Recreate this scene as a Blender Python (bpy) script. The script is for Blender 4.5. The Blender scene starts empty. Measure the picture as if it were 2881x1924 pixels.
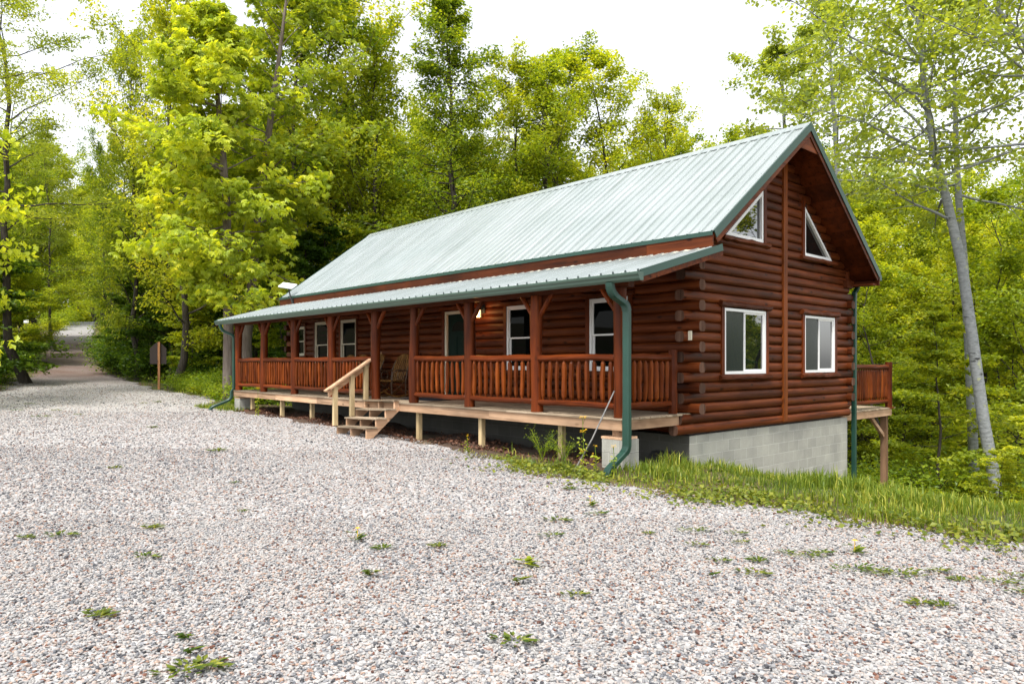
import bpy, math, random
import numpy as np
from mathutils import Vector, Matrix

S = bpy.context.scene
COL = S.collection
PI = math.pi

# ------------------------------------------------------------------ camera, sky, sun, exposure
CAMP = Vector((6.868, -10.219, 0.842))
YAW = 0.835
FWD = np.array([-math.sin(YAW), math.cos(YAW), 0.0])
RGT = np.array([math.cos(YAW), math.sin(YAW), 0.0])
cam_d = bpy.data.cameras.new('camera')
cam_d.sensor_width = 36.0
cam_d.lens = 2011.6 / 2881 * 36.0
cam_d.shift_y = (1020.4 - 962.0) / 2881
cam_d.clip_start = 0.05
cam_d.clip_end = 2000.0
cam = bpy.data.objects.new('camera', cam_d)
cam.location = CAMP
cam.rotation_euler = (PI / 2, 0, YAW)
COL.objects.link(cam)
S.camera = cam

SUN_DIR = Vector((0.20, -0.42, 0.88)).normalized()      # towards the sun
sun_el = math.asin(SUN_DIR.z)
sun_az = math.atan2(SUN_DIR.x, SUN_DIR.y)
sd = bpy.data.lights.new('sun', 'SUN')
sd.energy = 3.3
sd.angle = math.radians(12)
sd.color = (1.0, 0.96, 0.88)
so = bpy.data.objects.new('sun', sd)
so.rotation_euler = (-SUN_DIR).to_track_quat('-Z', 'Y').to_euler()
COL.objects.link(so)

W = bpy.data.worlds.new('World')
S.world = W
W.use_nodes = True
nt = W.node_tree
bg = nt.nodes['Background']
sky = nt.nodes.new('ShaderNodeTexSky')
sky.sky_type = 'NISHITA'
sky.sun_disc = False
sky.sun_elevation = sun_el
sky.sun_rotation = sun_az
sky.air_density = 1.0
sky.dust_density = 1.5
sky.ozone_density = 1.0
hs = nt.nodes.new('ShaderNodeHueSaturation')
hs.inputs['Saturation'].default_value = 0.18
hs.inputs['Value'].default_value = 1.65
nt.links.new(sky.outputs[0], hs.inputs['Color'])
nt.links.new(hs.outputs[0], bg.inputs['Color'])
bg.inputs['Strength'].default_value = 0.15
S.view_settings.view_transform = 'Standard'
S.view_settings.look = 'None'
S.view_settings.gamma = 1.0
S.view_settings.exposure = 0.62
S.cycles.max_bounces = 8
S.cycles.diffuse_bounces = 5
S.cycles.glossy_bounces = 3
S.cycles.transmission_bounces = 6
S.cycles.caustics_reflective = False
S.cycles.caustics_refractive = False

# ------------------------------------------------------------------ helpers
class MB:
    """collects shapes that become ONE mesh object"""
    def __init__(s):
        s.v, s.f, s.r, s.m, s.s = [], [], [], [], []
    def add(s, vs, fs, r=None, m=0, smooth=False):
        b = len(s.v)
        s.v += [tuple(p) for p in vs]
        if r is None: r = random.random()
        for q in fs:
            s.f.append(tuple(b + i for i in q)); s.r.append(r); s.m.append(m); s.s.append(smooth)
    def box(s, a, b, r=None, m=0):
        x0, y0, z0 = a; x1, y1, z1 = b
        if x0 > x1: x0, x1 = x1, x0
        if y0 > y1: y0, y1 = y1, y0
        if z0 > z1: z0, z1 = z1, z0
        vs = [(x, y, z) for x in (x0, x1) for y in (y0, y1) for z in (z0, z1)]
        s.add(vs, [(0,1,3,2),(4,6,7,5),(0,4,5,1),(2,3,7,6),(0,2,6,4),(1,5,7,3)], r, m)
    def beam(s, p, q, w, t, up=(0,0,1), r=None, m=0):
        """rectangular bar from p to q, w across, t along 'up'"""
        p = Vector(p); q = Vector(q); d = (q - p).normalized()
        sx = d.cross(Vector(up)).normalized(); u = sx.cross(d)
        vs = []
        for c in (p, q):
            for a, b in ((-1,-1),(1,-1),(1,1),(-1,1)):
                vs.append(c + sx * (a * w / 2) + u * (b * t / 2))
        s.add(vs, [(3,2,1,0),(4,5,6,7),(0,1,5,4),(1,2,6,5),(2,3,7,6),(3,0,4,7)], r, m)
    def tube(s, pts, rad, n=10, smooth=True, r=None, m=0, sq=(1,1), up=None, cap=True, jit=0, rnd=random):
        pts = [Vector(p) for p in pts]
        if not hasattr(rad, '__len__'): rad = [rad] * len(pts)
        d0 = (pts[-1] - pts[0]).normalized()
        ref = Vector(up) if up else (Vector((0,0,1)) if abs(d0.z) < .8 else Vector((1,0,0)))
        vs = []; k = len(pts)
        for i, p in enumerate(pts):
            d = (pts[min(i+1, k-1)] - pts[max(i-1, 0)]).normalized()
            sx = d.cross(ref).normalized(); u = sx.cross(d)
            for j in range(n):
                a = 2 * PI * (j + .5) / n
                rr = rad[i] * (1 + (rnd.uniform(-jit, jit) if jit else 0))
                vs.append(p + sx * (math.cos(a) * rr * sq[0]) + u * (math.sin(a) * rr * sq[1]))
        fs = [(i*n+j, i*n+(j+1) % n, (i+1)*n+(j+1) % n, (i+1)*n+j) for i in range(k-1) for j in range(n)]
        if r is None: r = random.random()
        s.add(vs, fs, r, m, smooth)
        if cap:
            s.add(vs[:n], [tuple(range(n))[::-1]], r, m)
            s.add(vs[-n:], [tuple(range(n))], r, m)
    def prism(s, poly, d, r=None, m=0):
        """polygon (list of points) thickened by vector d"""
        d = Vector(d); n = len(poly)
        a = [Vector(p) for p in poly]; b = [p + d for p in a]
        fs = [tuple(range(n))[::-1], tuple(range(n, 2*n))] + [(i, (i+1) % n, n+(i+1) % n, n+i) for i in range(n)]
        s.add(a + b, fs, r, m)

def finish(me, mats, r=None, mi=None, sm=None):
    for m in (mats if isinstance(mats, (list, tuple)) else [mats]): me.materials.append(m)
    if r is not None:
        at = me.attributes.new('rnd', 'FLOAT', 'FACE')
        at.data.foreach_set('value', np.asarray(r, dtype=np.float32))
    if mi is not None: me.polygons.foreach_set('material_index', np.asarray(mi, dtype=np.int32))
    if sm is not None: me.polygons.foreach_set('use_smooth', np.asarray(sm, dtype=bool))
    me.update()

def link(name, me, parent=None):
    o = bpy.data.objects.new(name, me)
    COL.objects.link(o)
    if parent is not None:
        o.parent = parent
        if parent.type == 'EMPTY' and parent.get('world_space'):
            o.matrix_parent_inverse = Matrix.Translation(-Vector(parent.location))
    return o

def obj(name, mb, mats, parent=None):
    me = bpy.data.meshes.new(name)
    me.from_pydata(mb.v, [], mb.f)
    finish(me, mats, mb.r, mb.m, mb.s)
    return link(name, me, parent)

def np_obj(name, v, f, mats, parent=None, r=None, sm=False, nv=4):
    """v (N,3), f (M,nv) numpy arrays"""
    me = np_mesh(name, v, f, mats, r, sm)
    return link(name, me, parent)

def np_mesh(name, v, f, mats, r=None, sm=False):
    me = bpy.data.meshes.new(name)
    nf, nv = f.shape
    me.vertices.add(len(v)); me.vertices.foreach_set('co', np.asarray(v, dtype=np.float32).ravel())
    me.loops.add(nf * nv); me.loops.foreach_set('vertex_index', f.astype(np.int32).ravel())
    me.polygons.add(nf)
    me.polygons.foreach_set('loop_start', np.arange(0, nf * nv, nv, dtype=np.int32))
    me.polygons.foreach_set('loop_total', np.full(nf, nv, dtype=np.int32))
    finish(me, mats, r, None, np.full(nf, sm))
    me.validate()
    return me

def tag(o, label=None, cat=None, group=None, kind=None):
    if label: o['label'] = label
    if cat: o['category'] = cat
    if group: o['group'] = group
    if kind: o['kind'] = kind
    return o

def thing(name, label, cat, loc=(0,0,0), group=None, world=False):
    o = bpy.data.objects.new(name, None)
    COL.objects.link(o)
    o.location = loc
    o.empty_display_size = .3
    if world: o['world_space'] = 1
    return tag(o, label, cat, group)

def copy_tree(root, loc=None, rotz=None, scale=None, label=None, group=None):
    r = root.copy(); COL.objects.link(r)
    if loc is not None: r.location = loc
    if rotz is not None: r.rotation_euler = (0, 0, rotz)
    if scale is not None: r.scale = scale if hasattr(scale, '__len__') else (scale,) * 3
    if label: r['label'] = label
    if group: r['group'] = group
    for ch in list(root.children):
        c = ch.copy(); COL.objects.link(c); c.parent = r
        for g in list(ch.children):
            d = g.copy(); COL.objects.link(d); d.parent = c
    return r

def sm(a, b, x):
    t = np.clip((x - a) / (b - a), 0, 1)
    return t * t * (3 - 2 * t)

def h(x, y):
    """height of the ground"""
    x = np.asarray(x, dtype=float); y = np.asarray(y, dtype=float)
    base = np.interp(x, [-170, -135, -96, -75, -60, -48, -39, -28, -20, -14, -5, 0, 60],
                     [4.6, 6.0, 5.6, 3.6, 2.2, 1.05, .26, -.42, -.6, -.64, -.78, -.82, -.85])
    w = sm(-24, -2, x)
    drop = .200 * np.clip(y + .6, 0, 45) * w
    left = sm(-24, -34, x) * .05 * np.clip(y - 3, 0, 60) + sm(-26, -34, x) * .10 * np.clip(-6 - y, 0, 30)
    side = sm(7, 16, x) * .10 * np.clip(y + 3, 0, 30) * 0
    bump = .05 * np.sin(x * .7 + 1.3) * np.sin(y * .6) * sm(0, 2, y + .5)
    return base - drop + left - side + bump

def hz(x, y): return float(h(x, y))

def at(dx, d):
    """world x, y of the ground seen at column dx (photo 2348 wide) d metres ahead"""
    lat = (dx * 1.22700 - 1440.5) / 2011.6 * d
    p = np.array(CAMP) + FWD * d + RGT * lat
    return float(p[0]), float(p[1])

def ground_at(dx, dy):
    """ground point seen at photo position dx, dy"""
    d = 8.0
    for _ in range(25):
        x, y = at(dx, d)
        d = .6 * d + .4 * max(1.5, (CAMP.z - hz(x, y)) * 2011.6 / max(6.0, dy * 1.227 - 1020.4))
    return at(dx, d)

# ------------------------------------------------------------------ materials
def nmat(name):
    m = bpy.data.materials.new(name); m.use_nodes = True
    n = m.node_tree.nodes; l = m.node_tree.links
    return m, n, l, n['Principled BSDF']

def ramp(n, stops, interp='LINEAR'):
    r = n.new('ShaderNodeValToRGB'); e = r.color_ramp.elements
    r.color_ramp.interpolation = interp
    while len(e) < len(stops): e.new(.5)
    for k, (p, c) in zip(e, stops): k.position = p; k.color = (c[0], c[1], c[2], 1)
    return r

def attr(n, name='rnd'):
    a = n.new('ShaderNodeAttribute'); a.attribute_name = name; return a

def coords(n, l, scale, kind='Object'):
    t = n.new('ShaderNodeTexCoord'); mp = n.new('ShaderNodeMapping')
    mp.inputs['Scale'].default_value = scale
    l.new(t.outputs[kind], mp.inputs['Vector'])
    return mp

def noise(n, l, vec, scale, detail=5, rough=.55):
    k = n.new('ShaderNodeTexNoise'); k.inputs['Scale'].default_value = scale
    k.inputs['Detail'].default_value = detail; k.inputs['Roughness'].default_value = rough
    if vec is not None: l.new(vec.outputs[0], k.inputs['Vector'])
    return k

def mix(n, l, a, b, fac, mode='MIX'):
    k = n.new('ShaderNodeMix'); k.data_type = 'RGBA'; k.blend_type = mode
    for sock, val in ((k.inputs[6], a), (k.inputs[7], b), (k.inputs[0], fac)):
        if hasattr(val, 'is_output'): l.new(val, sock)
        elif hasattr(val, '__len__'): sock.default_value = (val[0], val[1], val[2], 1)
        else: sock.default_value = val
    return k.outputs[2]

def math_n(n, l, op, a, b=None, c=None):
    k = n.new('ShaderNodeMath'); k.operation = op
    for i, val in enumerate((a, b, c)):
        if val is None: continue
        if hasattr(val, 'is_output'): l.new(val, k.inputs[i])
        else: k.inputs[i].default_value = val
    return k.outputs[0]

def bump(n, l, hgt, strength, dist, bsdf):
    b = n.new('ShaderNodeBump'); b.inputs['Strength'].default_value = strength
    b.inputs['Distance'].default_value = dist
    l.new(hgt, b.inputs['Height']); l.new(b.outputs[0], bsdf.inputs['Normal'])

def wood(name, dark, mid, light, axis, rough=.5, streak=14, knot=.5, bstr=.25, knot_scale=1.0, along=.35, crack=.45):
    """stained or raw timber: streaks along an axis, knots, a tone of its own per board or log"""
    m, n, l, b = nmat(name)
    sc = [streak] * 3; sc[axis] = along * streak / 6
    mp = coords(n, l, sc)
    a = attr(n)
    off = n.new('ShaderNodeVectorMath'); off.operation = 'ADD'
    mul = n.new('ShaderNodeVectorMath'); mul.operation = 'SCALE'
    mul.inputs[0].default_value = (37.3, 19.1, 53.7); l.new(a.outputs['Fac'], mul.inputs['Scale'])
    l.new(mp.outputs[0], off.inputs[0]); l.new(mul.outputs[0], off.inputs[1])
    n1 = noise(n, l, off, 1.0, 6, .6)
    r1 = ramp(n, [(.22, dark), (.5, mid), (.8, light)]); l.new(n1.outputs['Fac'], r1.inputs['Fac'])
    mp2 = coords(n, l, [2.2 if i != axis else .9 for i in range(3)])
    n2 = noise(n, l, mp2, 1.3, 3)
    tone = math_n(n, l, 'ADD', math_n(n, l, 'MULTIPLY', a.outputs['Fac'], .7), math_n(n, l, 'MULTIPLY', n2.outputs['Fac'], 1.3))
    tone = math_n(n, l, 'ADD', tone, .02)
    g = n.new('ShaderNodeCombineColor')
    for i in range(3): l.new(tone, g.inputs[i])
    c1 = mix(n, l, r1.outputs[0], g.outputs[0], 1.0, 'MULTIPLY')
    # knots
    ksc = [5.0 * knot_scale] * 3; ksc[axis] = 2.2 * knot_scale
    mp3 = coords(n, l, ksc)
    off3 = n.new('ShaderNodeVectorMath'); off3.operation = 'ADD'
    l.new(mp3.outputs[0], off3.inputs[0]); l.new(mul.outputs[0], off3.inputs[1])
    vo = n.new('ShaderNodeTexVoronoi'); l.new(off3.outputs[0], vo.inputs['Vector'])
    vo.inputs['Scale'].default_value = 1.0
    rk = ramp(n, [(.07, (1,1,1)), (.17, (0,0,0))]); l.new(vo.outputs['Distance'], rk.inputs['Fac'])
    kf = math_n(n, l, 'MULTIPLY', rk.outputs[0], knot)
    c2 = mix(n, l, c1, tuple(x * .35 for x in dark), kf)
    csc = [24.0] * 3; csc[axis] = .9
    mp4 = coords(n, l, csc); off4 = n.new('ShaderNodeVectorMath'); off4.operation = 'ADD'
    l.new(mp4.outputs[0], off4.inputs[0]); l.new(mul.outputs[0], off4.inputs[1])
    n4 = noise(n, l, off4, 1.0, 2, .4); r4 = ramp(n, [(.63, (0, 0, 0)), (.66, (1, 1, 1))]); l.new(n4.outputs['Fac'], r4.inputs['Fac'])
    c2 = mix(n, l, c2, tuple(x * .30 for x in dark), math_n(n, l, 'MULTIPLY', r4.outputs[0], crack))
    l.new(c2, b.inputs['Base Color'])
    b.inputs['Roughness'].default_value = rough
    b.inputs['Specular IOR Level'].default_value = .14
    hgt = math_n(n, l, 'ADD', n1.outputs['Fac'], math_n(n, l, 'MULTIPLY', rk.outputs[0], -.5))
    bump(n, l, hgt, bstr, .012, b)
    return m

def plain(name, col, rough=.5, metal=0, var=.1, scale=6, spec=.5):
    m, n, l, b = nmat(name)
    mp = coords(n, l, (1, 1, 1)); k = noise(n, l, mp, scale, 5)
    r = ramp(n, [(.25, tuple(c * (1 - var) for c in col)), (.75, tuple(min(1, c * (1 + var)) for c in col))])
    l.new(k.outputs['Fac'], r.inputs['Fac']); l.new(r.outputs[0], b.inputs['Base Color'])
    rr = n.new('ShaderNodeMapRange'); rr.inputs[3].default_value = rough - .06; rr.inputs[4].default_value = rough + .08
    l.new(k.outputs['Fac'], rr.inputs[0]); l.new(rr.outputs[0], b.inputs['Roughness'])
    b.inputs['Metallic'].default_value = metal
    b.inputs['Specular IOR Level'].default_value = spec
    return m

STN = dict(dark=(.025, .0050, .0014), mid=(.083, .0185, .0043), light=(.150, .039, .0088))
STO = dict(dark=(.030, .0050, .0008), mid=(.098, .0178, .0024), light=(.165, .035, .0045))
M = {}
M['log_x'] = wood('log_stain_x', axis=0, rough=.5, bstr=.4, knot=.8, **STN)
M['log_y'] = wood('log_stain_y', axis=1, rough=.5, bstr=.4, knot=.8, **STN)
M['post'] = wood('post_stain', axis=2, rough=.45, **STO)
M['rail_x'] = wood('rail_stain_x', axis=0, rough=.42, streak=9, **STO)
M['rail_y'] = wood('rail_stain_y', axis=1, rough=.42, streak=9, **STO)
M['baluster'] = wood('baluster_stain', (.04, .0068, .001), (.118, .0240, .003), (.21, .054, .0065), 2, rough=.42, streak=20)
M['trim_x'] = wood('trim_stain_x', axis=0, rough=.5, streak=10, **STN)
M['trim_y'] = wood('trim_stain_y', axis=1, rough=.5, streak=10, **STN)
M['batten'] = wood('batten_stain', (.08, .018, .003), (.16, .040, .007), (.22, .062, .012), 2, rough=.5)
M['fascia'] = wood('fascia_stain', (.035, .008, .003), (.090, .021, .0055), (.14, .034, .009), 0, rough=.55, streak=9, knot=.8)
M['soffit'] = wood('soffit_boards', (.035, .007, .002), (.085, .017, .004), (.13, .028, .007), 1, rough=.55, streak=8)
M['log_end'] = wood('log_end_grain', (.036, .018, .010), (.088, .046, .031), (.145, .09, .064), 2, rough=.8)
PIN = dict(dark=(.27, .155, .085), mid=(.42, .265, .165), light=(.53, .365, .245))
M['pine_x'] = wood('deck_pine_x', axis=0, rough=.7, streak=11, knot=.75, **PIN)
M['pine_y'] = wood('deck_pine_y', axis=1, rough=.7, streak=11, knot=.75, **PIN)
M['pine_z'] = wood('deck_pine_z', (.30, .215, .11), (.43, .325, .18), (.53, .42, .25), 2, rough=.7, streak=11, knot=.5)
M['decking'] = wood('decking', (.20, .15, .10), (.30, .235, .165), (.40, .32, .24), 0, rough=.75, streak=11)
M['white'] = plain('white_vinyl', (.80, .80, .79), .35, var=.03)
M['almond'] = plain('almond_vinyl', (.55, .50, .38), .4, var=.04)
M['green'] = plain('green_trim_paint', (.011, .048, .033), .38, var=.12, scale=3)
M['gutter'] = plain('gutter_paint', (.050, .088, .066), .4, var=.10, scale=2)
M['green_door'] = plain('green_door_paint', (.003, .013, .009), .5, var=.1, spec=.1)
M['black'] = plain('black_iron', (.012, .012, .013), .5, var=.2)
M['stick'] = plain('weathered_stick', (.20, .195, .19), .8, var=.3, scale=20)
M['mat'] = plain('door_mat_rubber', (.012, .016, .028), .9, var=.3, scale=60)
M['signboard'] = plain('sign_board_paint', (.030, .017, .013), .6, var=.15)
M['signpost'] = wood('sign_post', (.20, .09, .04), (.36, .17, .08), (.46, .25, .12), 2, rough=.6)
M['cane'] = wood('chair_cane', (.10, .045, .012), (.20, .10, .028), (.30, .17, .05), 2, rough=.4)
M['bent'] = plain('chair_bentwood', (.09, .055, .03), .5, var=.3, scale=15)
M['dish'] = plain('antenna_white', (.82, .83, .84), .3, var=.02)
M['screw_rib_shade'] = plain('roof_screw_rib_shade', (.10, .13, .13), .5, var=.1)
M['closure'] = plain('foam_closure', (.55, .52, .42), .9, var=.3, scale=9)
M['petal'] = plain('yellow_petals', (.75, .45, .01), .6, var=.15)
M['petal_pale'] = plain('white_petals', (.75, .68, .72), .6, var=.1)

def metal_roof():
    m, n, l, b = nmat('painted_metal_roof')
    mp = coords(n, l, (1, 1, 1)); k = noise(n, l, mp, .8, 6)
    r = ramp(n, [(.3, (.395, .44, .43)), (.7, (.465, .50, .495))]); l.new(k.outputs['Fac'], r.inputs['Fac'])
    mps = coords(n, l, (5, .35, .35)); ks = noise(n, l, mps, 1.0, 5, .6); rs_ = ramp(n, [(.3, (.80, .82, .80)), (.6, (1.04, 1.04, 1.04))]); l.new(ks.outputs['Fac'], rs_.inputs['Fac'])
    l.new(mix(n, l, r.outputs[0], rs_.outputs[0], 1.0, 'MULTIPLY'), b.inputs['Base Color'])
    k2 = noise(n, l, mp, 3.0, 5)
    rr = n.new('ShaderNodeMapRange'); rr.inputs[3].default_value = .17; rr.inputs[4].default_value = .30
    l.new(k2.outputs['Fac'], rr.inputs[0]); l.new(rr.outputs[0], b.inputs['Roughness'])
    b.inputs['Metallic'].default_value = .45
    mp2 = coords(n, l, (1.2, .25, .25)); k3 = noise(n, l, mp2, 2.0, 2)
    bump(n, l, k3.outputs['Fac'], .12, .03, b)
    return m
M['roof'] = metal_roof()

def blocks(name, k_):
    m, n, l, b = nmat(name)
    t = n.new('ShaderNodeTexCoord'); sp = n.new('ShaderNodeSeparateXYZ'); cb = n.new('ShaderNodeCombineXYZ')
    l.new(t.outputs['Object'], sp.inputs[0])
    l.new(math_n(n, l, 'ADD', sp.outputs[0], sp.outputs[1]), cb.inputs[0])
    l.new(math_n(n, l, 'ADD', sp.outputs[2], 20 * .2032 + .52), cb.inputs[1])
    br = n.new('ShaderNodeTexBrick'); l.new(cb.outputs[0], br.inputs['Vector'])
    for k, v in (('Scale', 1.0), ('Mortar Size', .0055), ('Mortar Smooth', .25), ('Brick Width', .4064), ('Row Height', .2032), ('Bias', 0.0)):
        br.inputs[k].default_value = v
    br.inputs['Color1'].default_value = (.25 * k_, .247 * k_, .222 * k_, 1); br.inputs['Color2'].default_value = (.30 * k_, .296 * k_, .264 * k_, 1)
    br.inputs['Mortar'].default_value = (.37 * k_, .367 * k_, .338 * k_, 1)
    mp = coords(n, l, (1, 1, 1)); k1 = noise(n, l, mp, 1.4, 6); k2 = noise(n, l, mp, 90, 3)
    r = ramp(n, [(.25, (.72, .72, .72)), (.75, (1.15, 1.14, 1.10))]); l.new(k1.outputs['Fac'], r.inputs['Fac'])
    c = mix(n, l, br.outputs['Color'], r.outputs[0], 1.0, 'MULTIPLY')
    r2 = ramp(n, [(.3, (.8, .8, .8)), (.7, (1.1, 1.1, 1.1))]); l.new(k2.outputs['Fac'], r2.inputs['Fac'])
    c = mix(n, l, c, r2.outputs[0], 1.0, 'MULTIPLY')
    l.new(c, b.inputs['Base Color']); b.inputs['Roughness'].default_value = .9
    hh = math_n(n, l, 'ADD', math_n(n, l, 'MULTIPLY', br.outputs['Fac'], -1.0), math_n(n, l, 'MULTIPLY', k2.outputs['Fac'], .25))
    bump(n, l, hh, .6, .006, b)
    return m
M['block'] = blocks('concrete_block', 1.34)
M['block_shaded'] = blocks('shaded_block', .30)  # darker copy of the block, under-porch shade put into its colour

def glass(name, col, ior, rough=.015):
    m, n, l, b = nmat(name)
    b.inputs['Base Color'].default_value = (*col, 1); b.inputs['Roughness'].default_value = rough
    b.inputs['IOR'].default_value = ior
    mp = coords(n, l, (1, 1, 1)); k = noise(n, l, mp, 1.6, 1)
    bump(n, l, k.outputs['Fac'], .04, .02, b)
    return m
M['glass'] = glass('window_glass', (.002, .003, .003), 1.16)
M['glass_gable'] = glass('double_glazing', (.006, .008, .008), 2.5)
M['screen'] = glass('insect_screen', (.022, .028, .025), 1.4, .2)

def lampglass():
    m, n, l, b = nmat('lit_lantern_glass')
    b.inputs['Base Color'].default_value = (.9, .8, .6, 1)
    b.inputs['Emission Color'].default_value = (1.0, .62, .25, 1); b.inputs['Emission Strength'].default_value = 9.0
    return m
M['lamp'] = lampglass()

def leafmat(name, c0, c1, c2, trans=.55, hue=.012, tr_tint=(1.65, 1.5, .4), dark_share=None):
    m, n, l, b = nmat(name)
    a = attr(n)
    r = ramp(n, [(.0, c0), (.5, c1), (1.0, c2)]); l.new(a.outputs['Fac'], r.inputs['Fac'])
    oi = n.new('ShaderNodeObjectInfo'); hsn = n.new('ShaderNodeHueSaturation')
    l.new(math_n(n, l, 'ADD', math_n(n, l, 'MULTIPLY', oi.outputs['Random'], hue * 2), .5 - hue), hsn.inputs['Hue'])
    l.new(math_n(n, l, 'ADD', math_n(n, l, 'MULTIPLY', oi.outputs['Random'], -.35), 1.18), hsn.inputs['Value'])
    l.new(r.outputs[0], hsn.inputs['Color'])
    d = n.new('ShaderNodeBsdfDiffuse'); l.new(hsn.outputs[0], d.inputs['Color'])
    t = n.new('ShaderNodeBsdfTranslucent')
    tc = mix(n, l, hsn.outputs[0], tr_tint, 1.0, 'MULTIPLY'); l.new(tc, t.inputs['Color'])
    m1 = n.new('ShaderNodeMixShader'); m1.inputs[0].default_value = trans
    l.new(d.outputs[0], m1.inputs[1]); l.new(t.outputs[0], m1.inputs[2])
    g = n.new('ShaderNodeBsdfGlossy'); g.inputs['Roughness'].default_value = .45; g.inputs['Color'].default_value = (.8, .85, .8, 1)
    m2 = n.new('ShaderNodeMixShader'); m2.inputs[0].default_value = .02
    l.new(m1.outputs[0], m2.inputs[1]); l.new(g.outputs[0], m2.inputs[2])
    n.remove(b)
    l.new(m2.outputs[0], n['Material Output'].inputs['Surface'])
    return m
M['leaf_hickory'] = leafmat('hickory_leaves', (.16, .24, .022), (.40, .48, .045), (.66, .66, .06), .55, .006)
M['leaf_bright'] = leafmat('spring_leaves', (.12, .19, .018), (.32, .39, .034), (.60, .60, .045), .55)
M['leaf_mid'] = leafmat('forest_leaves', (.07, .13, .014), (.19, .27, .026), (.46, .49, .038), .55)
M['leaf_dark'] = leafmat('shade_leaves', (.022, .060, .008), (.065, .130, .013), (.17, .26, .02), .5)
M['leaf_poplar'] = leafmat('poplar_leaves', (.16, .22, .05), (.30, .375, .08), (.50, .53, .09), .55, .006)
M['leaf_locust'] = leafmat('locust_leaves', (.16, .22, .04), (.32, .39, .06), (.52, .55, .07), .55, .008)
M['leaf_shrub'] = leafmat('shrub_leaves', (.06, .12, .012), (.18, .27, .022), (.42, .49, .035), .5)
M['grass'] = leafmat('grass_blades', (.045, .09, .010), (.165, .235, .024), (.50, .48, .09), .4, .0)
M['weed'] = leafmat('weed_leaves', (.035, .065, .012), (.085, .125, .018), (.24, .26, .035), .35, .02)
M['dead'] = leafmat('dead_leaves', (.05, .022, .014), (.11, .05, .032), (.19, .095, .06), .15, .0, (1, 1, 1))

def bark(name, c0, c1, c2, scale=(14, 14, 3), dark_marks=False):
    m, n, l, b = nmat(name)
    mp = coords(n, l, scale); k = noise(n, l, mp, 1.0, 7, .62)
    r = ramp(n, [(.25, c0), (.5, c1), (.75, c2)]); l.new(k.outputs['Fac'], r.inputs['Fac'])
    c = r.outputs[0]
    if dark_marks:
        mp2 = coords(n, l, (2.6, 2.6, 9)); k2 = noise(n, l, mp2, 1.0, 5, .7)
        r2 = ramp(n, [(.60, (0, 0, 0)), (.68, (1, 1, 1))]); l.new(k2.outputs['Fac'], r2.inputs['Fac'])
        c = mix(n, l, c, (.018, .018, .017), r2.outputs[0])
        mp3 = coords(n, l, (5, 5, 5)); k3 = noise(n, l, mp3, 1.0, 4)
        r3 = ramp(n, [(.64, (0, 0, 0)), (.68, (1, 1, 1))]); l.new(k3.outputs['Fac'], r3.inputs['Fac'])
        c = mix(n, l, c, (.34, .36, .22), r3.outputs[0])
    l.new(c, b.inputs['Base Color']); b.inputs['Roughness'].default_value = .9
    bump(n, l, k.outputs['Fac'], .7, .03, b)
    return m
M['bark'] = bark('forest_bark', (.018, .014, .010), (.045, .036, .028), (.09, .075, .06))
M['bark_hickory'] = bark('shaggy_bark', (.075, .056, .046), (.155, .122, .104), (.25, .21, .18), (11, 11, 1.6))
M['bark_poplar'] = bark('poplar_bark', (.14, .148, .152), (.235, .247, .252), (.33, .34, .345), (7, 7, 16), True)

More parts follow.
